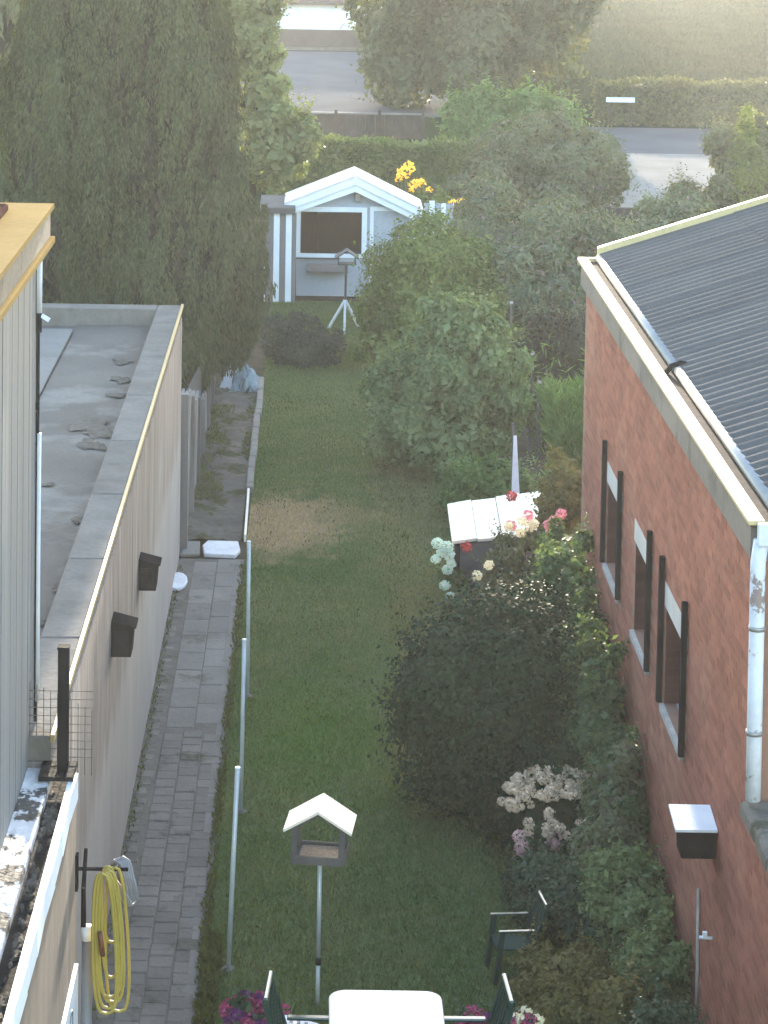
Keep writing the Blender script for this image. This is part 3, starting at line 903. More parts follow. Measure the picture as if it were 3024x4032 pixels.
# drain pipe and hoses at the annex corner
t = thing('drain_pipe', 'grey drain pipe with white collar beside the yellow hose', 'pipe', (-1.39, 15.2, 0))
MB().tube([(-1.40, 15.2, 0.0), (-1.392, 15.2, 1.0), (-1.390, 15.2, 1.98)], .036, 14).build('pipe', M['grey_pipe'], t, smooth=True)
MB().tube([(-1.390, 15.2, 1.965), (-1.390, 15.2, 2.05)], .041, 14).build('collar', M['white_paint'], t, smooth=True)
MB().tube([(-1.415, 15.2, 2.04), (-1.418, 15.21, 2.3), (-1.405, 15.22, 2.56)], [.018, .015, .012], 8).build('upper_pipe', M['dark_metal'], t, smooth=True)

t = thing('yellow_hose', 'coiled yellow garden hose hanging in long loops at the path', 'hose', (-1.3, 15.18, 1.4))
hr = random.Random(3)
def hose_loop(xl, xr, zt, zb, y, sw):
    pts = []
    n = 26
    cx, hw = (xl + xr) / 2, (xr - xl) / 2
    for k in range(n + 1):
        a = 2 * math.pi * k / n
        c_, s_ = math.cos(a), math.sin(a)
        w = hw * (.72 + .28 * (-c_ * .5 + .5))
        x = cx + w * (abs(s_) ** .55) * (1 if s_ >= 0 else -1) + sw * (-c_ * .5 + .5)
        z = (zt + zb) / 2 + (zt - zb) / 2 * c_
        pts.append((x, y + .02 * s_, z))
    return pts
for i in range(7):
    xl = -1.375 + .012 * i + hr.uniform(-.008, .008)
    xr = -1.285 + .012 * (6 - i) * .3 + .016 * i + hr.uniform(-.01, .01)
    zb = [1.50, 1.53, 1.60, 1.56, 1.72, 1.95, 1.48][i]
    mb = MB(); mb.tube(hose_loop(xl, xr + (.05 if zb < 1.7 else 0), 2.44 + hr.uniform(-.02, .02), zb, 15.13 + .012 * i, .04), .0105, 8, cap=False)
    mb.build('hose_loop', M['hose_yellow'], t, smooth=True)
MB().tube([(-1.30, 15.10, 2.06), (-1.29, 15.10, 1.98), (-1.28, 15.10, 1.90)], .016, 8).build('coupling', M['hose_red'], t, smooth=True)
t = thing('grey_hose', 'bundle of grey hose hanging beside the yellow hose', 'hose', (-1.2, 15.25, 2.2))
for i in range(5):
    mb = MB()
    mb.tube([(-1.245 + .006 * i, 15.24 + .014 * i, 2.43), (-1.225 + .014 * i, 15.24 + .014 * i, 2.475), (-1.18 + .012 * i, 15.25 + .012 * i, 2.45), (-1.15 + .014 * i, 15.25, 2.34), (-1.125 + .016 * i, 15.26, 2.20 + .03 * (i % 2)), (-1.145 + .01 * i, 15.26, 2.17), (-1.18 + .01 * i, 15.25, 2.24), (-1.215, 15.25, 2.34)], .011, 8)
    mb.build('hose_loop', M['hose_grey'], t, smooth=True)
t = thing('hose_bracket', 'dark wall bracket that carries the hanging hoses', 'bracket', (NX, 15.25, 2.35))
MB().box(NX + .002, -1.13, 15.215, 15.24, 2.415, 2.43).build('arm', M['dark_metal'], t)
MB().box(NX + .002, NX + .02, 15.20, 15.26, 2.28, 2.52).build('wall_plate', M['dark_metal'], t)

# ------------------------------------------------------------------ brick building on the right
bb = thing('brick_building', 'long red brick building with grey corrugated roof and cream gutter', 'building', (4.5, 20, 0))
BX = 2.96
WINS = [(18.33, 19.40), (20.30, 21.30), (22.30, 23.36)]
WZ0, WZ1 = 2.10, 2.90
core = MB()
RC = .0022
core.box(BX + RC, 9, 12, 15.62, 0, 2.72)
ycur = 15.62
for a, b in WINS:
    core.box(BX + RC, 3.35, ycur, a, 0, 4.46)
    core.box(BX + RC, 3.35, a, b, 0, WZ0)
    core.box(BX + RC, 3.35, a, b, 3.10, 4.46)
    ycur = b
core.box(BX + RC, 3.35, ycur, 25.62, 0, 4.46)
wall = core.build('wall', M['mortar'], bb)
MB().box(3.36, 9, 15.64, 25.60, 0, 4.4).build('inner_wall', M['brick'], bb)
# bricks: course 75 mm, stretcher bond
BH, BL, JT = .063, .203, .012
cand = []
for c_ in range(60):
    z = .03 + c_ * (BH + JT)
    off = 0 if c_ % 2 else (BL + JT) / 2
    for k in range(70):
        y = 12.2 + off + k * (BL + JT)
        if y + BL > 25.6: continue
        if z + BH > 4.46: continue
        if y < 15.62 and z + BH > 2.72: continue
        hit = False
        for a, b in WINS:
            if y + BL > a and y < b and z + BH > WZ0 - .07 and z < 3.10:
                hit = True
        if hit: continue
        if y < 15.62 and y + BL > 15.62 and z > 2.64: continue
        cand.append((y, z))
bm_ = MB().box(0, .03, -BL / 2, BL / 2, -BH / 2, BH / 2)
bm_.f = [f for f in bm_.f if f != (1, 2, 6, 5)]
bmesh_ = bm_.mesh('brick')
near = sorted([p for p in cand if p[0] > 15.65 and p[1] > 1.3], key=lambda p: p[0])[:300]
ns = set(near)
rb = random.Random(9)
for y, z in near:
    inst('brick', bmesh_, M['brick'], wall, Matrix.Translation((BX + rb.uniform(-.0012, .0008), y + BL / 2 + rb.uniform(-.003, .003), z + BH / 2)) @ Matrix.Rotation(rb.uniform(-.006, .006), 4, 'X') @ Matrix.Rotation(rb.uniform(-.002, .002), 4, 'Z'))
rest = [p for p in cand if p not in ns]
mb = MB()
for y, z in rest:
    dx = rb.uniform(-.0012, .0008)
    dy = rb.uniform(-.003, .003)
    x0, x1, y0, y1, z0, z1 = BX + dx, BX + dx + .03, y + dy, y + BL + dy, z, z + BH
    mb.add([(x0, y0, z0), (x0, y1, z0), (x0, y1, z1), (x0, y0, z1), (x1, y0, z0), (x1, y1, z0), (x1, y1, z1), (x1, y0, z1)],
           [(0, 3, 2, 1), (0, 1, 5, 4), (1, 2, 6, 5), (2, 3, 7, 6), (3, 0, 4, 7)])
me = bpy.data.meshes.new('brickwork'); me.from_pydata(mb.v, [], mb.f)
o = obj('brickwork', me, M['brick'], bb)
o['kind'] = 'stuff'
# window openings
rvm = MB().box(-.5, .5, 0, .03, -BH / 2, BH / 2)
rv = MB().box(0, .17, 0, .02, -.031, .031).mesh('reveal_brick')
for i, (a, b) in enumerate(WINS):
    w = MB().box(BX + .18, BX + .22, a + .001, b - .001, WZ0, 3.10).build('window', M['white_paint'], bb)
    MB().box(BX + .172, BX + .179, a + .05, b - .05, WZ0 + .08, 2.86).build('pane', M['dark_in'], w)
    for k in range(11):
        inst('reveal_brick', rv, M['brick_shaded'], w, Matrix.Translation((BX + .004, b - .0195, WZ0 + .04 + k * .0745)))
    MB().box(BX + .002, BX + .17, b - .019, b - .001, WZ0, 2.92).build('reveal', M['brick_shaded'], w)
    MB().box(BX - .006, BX + .25, a - .06, b + .06, 2.903, 3.10).build('lintel', M['lintel'], bb, bevel=.004)
    MB().hexa([(BX - .035, a - .03, WZ0 - .07), (BX + .2, a - .03, WZ0 - .07), (BX + .2, b + .03, WZ0 - .07), (BX - .035, b + .03, WZ0 - .07)],
              [(BX - .035, a - .03, WZ0 - .015), (BX + .2, a - .03, WZ0 + .012), (BX + .2, b + .03, WZ0 + .012), (BX - .035, b + .03, WZ0 - .015)]).build('sill', M['sill'], bb)
    for yy in ((a - .10), (b + .055)) if i != 1 else ((a - .10),):
        MB().box(BX - .055, BX - .008, yy, yy + .05, 2.08, 3.305).build('shutter_rail', M['dark_metal'], bb, bevel=.006)
for i, (y, lab) in enumerate([(18.62, 'small white ornament on the sill of the window nearest the wall box'), (20.55, 'small white ornament on the sill of the middle brick window')]):
    t = thing('sill_ornament', lab, 'ornament', (BX + .06, y, WZ0), 0, 'ornaments on the window sills')
    MB().lathe([(.04, 0), (.05, .05), (.028, .10), (.035, .13), (.03, .17), (.01, .19)], (BX + .06, y, WZ0 + .002), 10).build('figure', M['ivory'], t, smooth=True)
    MB().lathe([(.02, 0), (.03, .03), (.012, .06)], (BX + .05, y + .11, WZ0 + .002), 8).build('pot', M['ivory'], t, smooth=True)
# eaves: fascia, gutter, roof sheets
MB().box(BX - .055, BX + .30, 15.50, 25.66, 4.462, 4.70).build('fascia', M['fascia'], bb)
gt = MB().box(BX - .085, BX + .025, 15.42, 25.74, 4.703, 4.735).build('gutter', M['gutter'], bb, bevel=.006)
MB().box(BX + .027, BX + .13, 15.44, 25.70, 4.701, 4.704).build('gutter_channel', M['gutter_in'], gt)
MB().box(BX - .08, BX + .16, 25.71, 25.76, 4.66, 4.742).build('gutter_end', M['gutter'], gt)
MB().box(BX - .03, BX + .2, 15.36, 15.415, 4.58, 4.73).build('gutter_box', M['pipe_white'], gt, bevel=.008)
tb = MB().tube([(BX + .145, 15.44, 4.738), (BX + .145, 20.0, 4.738)], .042, 10)
tb.build('roof_edge_roll', M['zinc'], bb, smooth=True)
MB().tube([(BX + .145, 20.12, 4.738), (BX + .145, 25.7, 4.738)], .042, 10).build('roof_edge_roll', M['zinc'], bb, smooth=True)
MB().tube([(BX + .04, 20.06, 4.70), (BX + .09, 20.06, 4.77), (BX + .17, 20.06, 4.80), (BX + .24, 20.06, 4.78)], .022, 8).build('gutter_strap', M['black'], bb, smooth=True)
PIT = .177
SL = math.tan(R(18.0))
def corr_sheet(waves, length):
    nseg = waves * 8 + 1
    ys_ = np.linspace(0, waves * PIT, nseg)
    zz = .017 * np.cos(2 * math.pi * ys_ / PIT)
    vs = []
    for u in (0, length / 2, length):
        for yv, zv in zip(ys_, zz):
            vs.append((u, yv, zv))
    vs = np.array(vs)
    fs = []
    for j in range(2):
        for i in range(nseg - 1):
            a = j * nseg + i
            fs.append((a, a + 1, a + nseg + 1, a + nseg))
    me_ = raw_mesh('corrugated_sheet', vs, np.array(fs))
    me_.shade_smooth()
    return me_
cs = corr_sheet(6, 1.62)
tilt = Matrix.Rotation(-R(18.0), 4, 'Y')
for j in range(3):
    for i in range(10):
        y0 = 15.12 + i * 6 * PIT
        s = j * 1.50
        x = BX + .16 + s * math.cos(R(18)); z = 4.765 + s * math.sin(R(18)) + j * .007
        o = inst('corrugated_sheet', cs, M['corr'], bb, Matrix.Translation((x, y0, z)) @ tilt)
for o in [o for o in bb.children if o.name.startswith('corrugated_sheet')]:
    sdm = o.modifiers.new('thick', 'SOLIDIFY'); sdm.thickness = .007; sdm.use_rim = False
vx = BX + .13
MB().hexa([(vx, 25.735, 4.74), (vx + 4.4, 25.735, 4.74 + 4.4 * SL), (vx + 4.4, 25.80, 4.74 + 4.4 * SL), (vx, 25.80, 4.74)],
          [(vx, 25.735, 4.85), (vx + 4.4, 25.735, 4.85 + 4.4 * SL), (vx + 4.4, 25.80, 4.85 + 4.4 * SL), (vx, 25.80, 4.85)]).build('verge_strip', M['gutter'], bb)
MB().extrude([(3.36, 4.41), (7.6, 4.41), (7.6, 4.41 + 4.2 * SL), (3.36, 4.66)], 25.4, 25.60, 'y').build('gable', M['brick'], bb)
MB().extrude([(3.36, 4.41), (7.6, 4.41), (7.6, 4.41 + 4.2 * SL), (3.36, 4.66)], 15.66, 15.86, 'y').build('gable', M['brick'], bb)
# downpipe at the near corner and coping of the lower wall
dp = MB().tube([(BX + .005, 15.44, 4.60), (BX - .01, 15.45, 4.45), (BX - .005, 15.45, 3.6), (BX + .0, 15.45, 2.86)], .050, 14)
dp.build('downpipe', M['peeling'], bb, smooth=True)
for z in (3.3, 4.0):
    MB().tube([(BX - .006, 15.45, z), (BX - .006, 15.45, z + .03)], .056, 14).build('pipe_clip', M['zinc'], bb, smooth=True)
mc = block_mesh('coping_tile', .34, .46, .10, .03, 4)
for i in range(7):
    inst('coping_tile', mc, M['cobble'], bb, Matrix.Translation((BX + .12, 15.36 - i * .47, 2.80 + rr.uniform(-.008, .008))) @ Matrix.Rotation(rr.uniform(-.03, .03), 4, 'Z') @ Matrix.Rotation(.08, 4, 'Y'))
MB().tube([(BX - .012, 17.37, .0), (BX - .014, 17.35, .8), (BX - .012, 17.40, 1.40)], .012, 6).build('cable_pipe', M['sill'], bb, smooth=True)

t = thing('wall_box', 'dark box with white lid fixed to the brick wall', 'box', (2.78, 16.85, 1.9))
MB().hexa([(2.71, 16.76, 1.90), (2.955, 16.76, 1.90), (2.955, 16.98, 1.90), (2.71, 16.98, 1.90)], [(2.695, 16.74, 2.12), (2.955, 16.74, 2.12), (2.955, 17.0, 2.16), (2.695, 17.0, 2.16)]).build('casing', M['dark_metal'], t, bevel=.005)
MB().hexa([(2.655, 16.70, 2.118), (2.955, 16.70, 2.118), (2.955, 17.05, 2.165), (2.655, 17.05, 2.165)], [(2.655, 16.70, 2.136), (2.955, 16.70, 2.136), (2.955, 17.05, 2.183), (2.655, 17.05, 2.183)]).build('lid', M['white_paint'], t)
t = thing('wall_tap', 'small white tap on the brick wall near the bottom', 'tap', (2.93, 16.8, 1.3))
MB().tube([(2.955, 16.8, 1.30), (2.86, 16.8, 1.305)], .013, 8).build('spout', M['white_paint'], t, smooth=True)
MB().box(2.885, 2.915, 16.785, 16.815, 1.305, 1.345).build('handle', M['white_paint'], t)

# ------------------------------------------------------------------ plank fence behind the garage
fen = thing('plank_fence', 'fence of tall pale weathered planks beside the earth bed', 'fence', (-1.62, 35, 0))
MB().hexa([(-1.70, 30.52, 0), (-1.665, 30.52, 0), (-1.665, 41.5, 0), (-1.70, 41.5, 0)], [(-1.70, 30.52, 1.9), (-1.665, 30.52, 1.9), (-1.665, 41.5, .6), (-1.70, 41.5, .6)]).build('gap_shade_sheet', M['fence_dark'], fen)  # dark sheet closing the plank gaps, standing in for their shade
def fence_top(y):
    return max(.75, 2.0 - (y - 30.9) * .235)
pl = MB().hexa([(-.016, -.21, 0), (.016, -.21, 0), (.016, .21, 0), (-.016, .21, 0)], [(-.016, -.21, 2.0), (.016, -.21, 2.0), (.016, .21, 2.0), (-.016, .21, 2.0)]).mesh('plank')
pst = MB().box(-.05, .05, -.05, .05, 0, 2.05).mesh('fence_post')
i = 0
y = 30.80
while y < 41:
    if i % 3 == 0:
        inst('fence_post', pst, M['fence_pale'], fen, Matrix.Translation((-1.60, y - .12, 0)) @ Matrix.Diagonal((1, 1, fence_top(y) / 2.0, 1)))
    inst('plank', pl, M['fence_pale'], fen, Matrix.Translation((-1.642 + (.03 if i % 2 else 0) , y + .20, rr.uniform(-.04, .03))) @ Matrix.Rotation(rr.uniform(-.02, .02), 4, 'Y') @ Matrix.Diagonal((1, 1, fence_top(y) / 2.0, 1)))
    y += .55
    i += 1

# slab and odd pieces at the end of the path
t = MB().extrude([(-1.32, 30.42), (-.92, 30.38), (-.86, 30.62), (-.90, 31.0), (-1.30, 31.02), (-1.36, 30.8)], .0, .055, 'z').build('white_slab', M['white_slab'], bevel=.012)
tag(t, 'whitewashed stone slab lying across the end of the paved path', 'slab')
t = MB().extrude([(-1.63, 30.40), (-1.38, 30.44), (-1.40, 31.0), (-1.62, 31.02)], .0, .05, 'z').build('grey_slab', M['kerb'], bevel=.015)
tag(t, 'grey mossy stone slab between the white slab and the garage wall', 'slab')
t = MB().extrude([(-1.60 + .13 * math.cos(a * .5236), 29.25 + .34 * math.sin(a * .5236)) for a in range(12)], .012, .06, 'z').build('stone_disc', M['white_slab'], bevel=.015)
tag(t, 'pale round stone disc on the path at the foot of the garage wall', 'stone')

# pale things under the big conifer
t = thing('plastic_sheet', 'crumpled pale blue plastic sheet heaped at the end of the earth bed', 'sheet', (-1.05, 40.2, 0))
r6 = np.random.default_rng(5)
nx_, ny_ = 12, 12
vv = []
for j in range(ny_):
    for i in range(nx_):
        u, w = i / (nx_ - 1), j / (ny_ - 1)
        hgt = .34 * math.sin(math.pi * u) ** .6 * math.sin(math.pi * w) ** .6
        vv.append((-1.32 + .48 * u + r6.normal() * .015, 39.8 + .8 * w + r6.normal() * .02, .06 + hgt * (1 + r6.normal() * .22)))
ff = [(j * nx_ + i, j * nx_ + i + 1, (j + 1) * nx_ + i + 1, (j + 1) * nx_ + i) for j in range(ny_ - 1) for i in range(nx_ - 1)]
MB().add(vv, ff).build('sheet_fold', M['blue_sheet'], t)
MB().tube([(-1.05, 39.75, .05), (-.98, 39.7, .20), (-.92, 39.75, .06)], .03, 6).build('sheet_knot', M['blue_sheet'], t, smooth=True)
t = MB().hexa([(-1.52, 40.15, .05), (-1.34, 40.02, .05), (-1.30, 40.06, .05), (-1.48, 40.19, .05)], [(-1.36, 40.45, .42), (-1.16, 40.30, .50), (-1.14, 40.33, .50), (-1.34, 40.48, .42)]).build('white_board', M['white_paint'], bevel=.008)
tag(t, 'small white board leaning by the blue plastic sheet under the conifer', 'board')

# ------------------------------------------------------------------ clothes line posts
def line_post(x, y, h, lean, label):
    t = thing('line_post', label, 'post', (x, y, 0), 0, 'metal posts along the lawn edge')
    MB().tube([(x, y, -.05), (x + lean * .5, y, h * .5), (x + lean, y, h)], [.021, .0205, .020], 12).build('tube', M['galv'], t, smooth=True)
    MB().tube([(x + lean, y, h), (x + lean * 1.01, y, h + .012)], .023, 12).build('cap', M['white_paint'], t, smooth=True)
    MB().lathe([(.06, -.02), (.055, .015), (.03, .028)], (x, y, 0), 10).build('footing', M['kerb'], t)
    return t
line_post(-.587, 18.93, 1.67, .055, 'slim grey metal post at lawn edge, nearest the hose')
line_post(-.587, 22.15, 1.66, .012, 'slim grey metal post at lawn edge, middle one of three')
line_post(-.613, 25.3, 1.69, -.008, 'slim grey metal post at lawn edge by the dry patch of grass')

# ------------------------------------------------------------------ bird feeders
def feeder(x, y, rz):
    t = thing('bird_feeder', 'open bird table house with bright pale wooden roof on thin metal pole', 'bird feeder', (x, y, 0), rz)
    b = lambda mb, n, m, **k: mb.build(n, M[m], t, local=True, **k)
    b(MB().tube([(0, 0, -.05), (0, 0, .33)], .017, 12), 'pole', 'galv', smooth=True)
    b(MB().tube([(0, 0, .325), (0, 0, .385)], .022, 12), 'joint', 'black', smooth=True)
    b(MB().tube([(0, 0, .38), (.002, 0, 1.19)], .018, 12), 'pole', 'galv', smooth=True)
    tr = b(MB().box(-.205, .205, -.14, .14, 1.19, 1.225), 'tray', 'wood_grey', bevel=.004)
    MB().box(-.205, .205, -.155, -.141, 1.19, 1.255).build('rim', M['wood_grey'], tr, local=True)
    MB().box(-.205, .205, .141, .155, 1.19, 1.255).build('rim', M['wood_grey'], tr, local=True)
    MB().box(-.15, .15, -.12, .12, 1.226, 1.236).build('seed_layer', M['seed'], tr, local=True)
    for sx in (-1, 1):
        for sy in (-1, 1):
            b(MB().box(sx * .185 - .022, sx * .185 + .022, sy * .125 - .02, sy * .125 + .02, 1.225, 1.47), 'post', 'wood_grey')
        b(MB().box(sx * .212 - .006, sx * .212 + .006, -.14, .14, 1.20, 1.27), 'side_board', 'wood_grey')
    for sy in (-1, 1):
        b(MB().extrude([(-.20, 1.455), (.20, 1.455), (0, 1.60)], sy * .13 - .008, sy * .13 + .008, 'y').add([], []), 'gable', 'wood_grey') if False else b(MB().bar((-.21, sy * .135, 1.462), (0, sy * .135, 1.59), .016, .03).bar((.21, sy * .135, 1.462), (0, sy * .135, 1.59), .016, .03), 'rafter', 'wood_grey')
    b(MB().hexa([(-.265, -.19, 1.452), (.004, -.19, 1.61), (.004, .19, 1.61), (-.265, .19, 1.452)], [(-.268, -.19, 1.472), (.0, -.19, 1.632), (.0, .19, 1.632), (-.268, .19, 1.472)]), 'roof_board', 'wood_pale')
    b(MB().hexa([(.004, -.19, 1.61), (.265, -.19, 1.452), (.265, .19, 1.452), (.004, .19, 1.61)], [(.002, -.19, 1.634), (.268, -.19, 1.472), (.268, .19, 1.472), (.002, .19, 1.634)]), 'roof_board', 'wood_pale')
    return t
feeder(.137, 18.36, R(-7))

t = thing('tripod_feeder', 'small bird table on tripod legs in front of the shed', 'bird feeder', (.66, 45.43, 0))
fx, fy = .66, 45.43
for dx, dy in ((-.31, .22), (.28, .42), (-.01, -.30)):
    MB().bar((fx + dx, fy + dy, 0), (fx, fy, .60), .045, .045).build('leg', M['shed_white'], t)
MB().bar((fx, fy, .3), (fx + .01, fy, 1.30), .045, .045).build('pole', M['wood_grey'], t)
MB().box(fx - .16, fx + .20, fy - .13, fy + .13, 1.29, 1.315).build('tray', M['wood_grey'], t)
for sx in (-.14, .18):
    MB().bar((fx + sx, fy - .1, 1.31), (fx + sx, fy - .1, 1.43), .02, .02).build('post', M['wood_grey'], t)
    MB().bar((fx + sx, fy + .1, 1.31), (fx + sx, fy + .1, 1.43), .02, .02).build('post', M['wood_grey'], t)
MB().hexa([(fx - .21, fy - .17, 1.40), (fx + .02, fy - .17, 1.55), (fx + .02, fy + .17, 1.55), (fx - .21, fy + .17, 1.40)], [(fx - .21, fy - .17, 1.425), (fx + .02, fy - .17, 1.575), (fx + .02, fy + .17, 1.575), (fx - .21, fy + .17, 1.425)]).build('roof_board', M['wood_grey'], t)
MB().hexa([(fx + .022, fy - .17, 1.55), (fx + .25, fy - .17, 1.40), (fx + .25, fy + .17, 1.40), (fx + .022, fy + .17, 1.55)], [(fx + .022, fy - .17, 1.575), (fx + .25, fy - .17, 1.425), (fx + .25, fy + .17, 1.425), (fx + .022, fy + .17, 1.575)]).build('roof_board', M['wood_grey'], t)

# ------------------------------------------------------------------ shed
sh = thing('garden_shed', 'grey blue garden shed with white trim, dark window and gable roof', 'shed', (.9, 49.8, 0))
SY = 48.75
X0, X1 = -.30, 2.17
fw = MB()
fw.box(X0, X1, SY, SY + .05, .06, .88)
fw.box(X0, -.24, SY, SY + .05, .88, 1.86)
fw.box(1.06, X1, SY, SY + .05, .88, 1.86)
fw.box(X0, X1, SY, SY + .05, 1.86, 1.90)
fw.extrude([(X0, 1.90), (X1, 1.90), (.90, 2.46)], SY, SY + .05, 'y')
fw.build('front_wall', M['shed_grey'], sh)
sw = MB()
sw.box(X0, X0 + .05, SY + .051, SY + 1.0, .06, 1.90).box(X1 - .05, X1, SY + .051, SY + 1.0, .06, 1.90).box(X0, X1, SY + 1.0, SY + 1.05, .06, 1.90)
sw.extrude([(X0, 1.90), (X1, 1.90), (.90, 2.46)], SY + 1.0, SY + 1.05, 'y')
sw.build('side_wall', M['shed_grey'], sh)
MB().box(X0 + .051, X1 - .051, SY + .06, SY + .99, .0, .1).build('floor', M['dark_in'], sh)
w = MB().box(-.31, 1.13, SY - .035, SY - .002, 1.80, 1.90).box(-.31, 1.13, SY - .035, SY - .002, .86, .94).box(-.31, -.225, SY - .035, SY - .002, .94, 1.80).box(1.025, 1.13, SY - .035, SY - .002, .94, 1.80).build('window', M['shed_white'], sh)
MB().box(-.225, 1.025, SY + .012, SY + .018, .94, 1.80).build('pane', M['glass'], w)
MB().box(-.22, .12, SY + .12, SY + .14, .90, 1.84).build('curtain', M['curtain'], w)
MB().box(-.45, .58, SY - .10, SY - .04, .835, .858).build('ledge', M['wood_grey'], sh)
d = MB().box(1.27, 2.05, SY - .022, SY - .001, .08, 1.83).build('door', M['shed_grey'], sh)
MB().box(1.19, 1.265, SY - .034, SY - .001, .06, 1.92).box(2.055, 2.12, SY - .034, SY - .001, .06, 1.92).box(1.266, 2.054, SY - .034, SY - .001, 1.835, 1.92).build('door_frame', M['shed_white'], d)
MB().box(1.285, 1.36, SY - .055, SY - .022, 1.0, 1.10).build('handle', M['dark_metal'], d)
MB().box(1.27, 1.31, SY - .05, SY - .022, 1.12, 1.16).build('handle', M['dark_metal'], d)
pb = MB().box(-.08, .75, SY - .22, SY - .05, .60, .74).build('window_box', M['taupe'], sh)
MB().box(-.085, .755, SY - .225, SY - .045, .585, .601).build('base_board', M['brown_plinth'], pb)
MB().box(.87, .99, SY - .10, SY - .01, 2.02, 2.20).build('lamp', M['zinc'], sh, bevel=.015)
# barge boards in two steps and the roof slabs
AP = (.875, 2.57)
for (xa, za) in ((-.56, 1.98), (2.26, 1.89)):
    sgn = -1 if xa < 0 else 1
    MB().hexa([(xa, SY - .28, za - .15), (AP[0], SY - .28, AP[1] - .17), (AP[0], SY - .25, AP[1] - .17), (xa, SY - .25, za - .15)],
              [(xa, SY - .28, za), (AP[0], SY - .28, AP[1] - .02), (AP[0], SY - .25, AP[1] - .02), (xa, SY - .25, za)]).build('barge_board', M['shed_white'], sh)
    xb = xa - sgn * .20
    MB().hexa([(xb, SY - .24, za - .19), (AP[0], SY - .24, AP[1] - .32), (AP[0], SY - .20, AP[1] - .32), (xb, SY - .20, za - .19)],
              [(xb, SY - .24, za - .06), (AP[0], SY - .24, AP[1] - .175), (AP[0], SY - .20, AP[1] - .175), (xb, SY - .20, za - .06)]).build('barge_board', M['shed_white'], sh)
    MB().hexa([(xa - 0, SY - .29, za - .01), (AP[0], SY - .29, AP[1] - .015), (AP[0], SY + 1.15, AP[1] - .015), (xa, SY + 1.15, za - .01)],
              [(xa - 0, SY - .29, za + .03), (AP[0], SY - .29, AP[1] + .025), (AP[0], SY + 1.15, AP[1] + .025), (xa, SY + 1.15, za + .03)]).build('roof', M['shed_roof'], sh)
MB().hexa([(AP[0] - .05, SY - .30, AP[1] - .12), (AP[0] + .05, SY - .30, AP[1] - .12), (AP[0] + .05, SY - .292, AP[1] - .12), (AP[0] - .05, SY - .292, AP[1] - .12)],
          [(AP[0] - .02, SY - .30, AP[1] + .07), (AP[0] + .02, SY - .30, AP[1] + .07), (AP[0] + .02, SY - .292, AP[1] + .07), (AP[0] - .02, SY - .292, AP[1] + .07)]).build('finial', M['shed_white'], sh)

ax = thing('shed_annex', 'lean-to of white and taupe striped boards left of the shed', 'lean-to', (-.65, 48.6, 0))
AY = 48.28
MB().box(-.98, -.32, AY + .03, 49.4, 0, 1.80).build('back_panel', M['taupe'], ax)
for i, (xa, xb, mm) in enumerate([(-1.0, -.90, 'shed_white'), (-.885, -.775, 'taupe'), (-.765, -.645, 'shed_white'), (-.63, -.53, 'taupe'), (-.52, -.40, 'shed_white'), (-.39, -.315, 'taupe')]):
    if i == 0:
        MB().box(xa + .02, xb - .03, AY, AY + .025, 0, .75).build('board', M[mm], ax)
    else:
        MB().box(xa, xb, AY - .004 * (i % 2), AY + .025, 0, 1.82).build('board', M[mm], ax)
MB().hexa([(-1.04, AY - .08, 1.825), (-.33, AY - .08, 1.825), (-.33, 49.5, 1.92), (-1.04, 49.5, 1.92)], [(-1.04, AY - .08, 1.93), (-.33, AY - .08, 1.93), (-.33, 49.5, 2.0), (-1.04, 49.5, 2.0)]).build('roof', M['wood_grey'], ax)
MB().hexa([(-1.05, AY - .09, 1.932), (-.34, AY - .09, 1.932), (-.34, 49.5, 2.003), (-1.05, 49.5, 2.003)], [(-1.05, AY - .09, 1.95), (-.34, AY - .09, 1.95), (-.34, 49.5, 2.02), (-1.05, 49.5, 2.02)]).build('roof_cover', M['coping'], ax)

sp = thing('side_screen', 'short screen of white and blue grey boards right of the shed', 'screen', (2.65, 49.1, 0))
for i, (xa, xb, mm) in enumerate([(2.30, 2.40, 'shed_grey'), (2.41, 2.52, 'shed_white'), (2.53, 2.64, 'shed_grey'), (2.65, 2.75, 'shed_white'), (2.76, 2.90, 'shed_grey')]):
    MB().box(xa, xb, 49.0, 49.03, 0, 1.97 if i != 1 else 2.02).build('board', M[mm], sp)
MB().box(2.92, 3.0, 48.98, 49.06, 0, 1.98).build('post', M['wood_brown'], sp)

# ------------------------------------------------------------------ hutch with the pale lid
hu = thing('garden_hutch', 'low grey hutch with sloping pale wooden lid under the pink roses', 'hutch', (2.4, 29.2, 0))
MB().hexa([(1.86, 28.62, 0), (2.92, 28.9, 0), (2.92, 30.1, 0), (1.86, 29.8, 0)], [(1.86, 28.62, .74), (2.92, 28.9, .78), (2.92, 30.1, .83), (1.86, 29.8, .80)]).build('side_panel', M['grey_render'], hu)
MB().bar((1.82, 28.58, 0), (1.82, 28.58, .75), .06, .06).build('post', M['dark_metal'], hu)
MB().bar((2.95, 28.88, 0), (2.95, 28.88, .75), .05, .05).build('post', M['dark_metal'], hu)
for i in range(4):
    a0, a1 = i / 4 + .004, (i + 1) / 4 - .004
    def q(u, w, z):
        xl, yl = 1.745 + .02 * w, 28.50 + 1.50 * w
        xr_, yr = 3.00 + .05 * w, 29.0 + 1.75 * w
        return (xl + (xr_ - xl) * u, yl + (yr - yl) * u, z + .015 * math.sin(u * 9 + i) + .05 * w)
    MB().hexa([q(a0, 0, .775), q(a1, 0, .775), q(a1, 1, .775), q(a0, 1, .775)], [q(a0, 0, .81), q(a1, 0, .81), q(a1, 1, .81), q(a0, 1, .81)]).build('lid_plank', M['wood_pale'], hu)

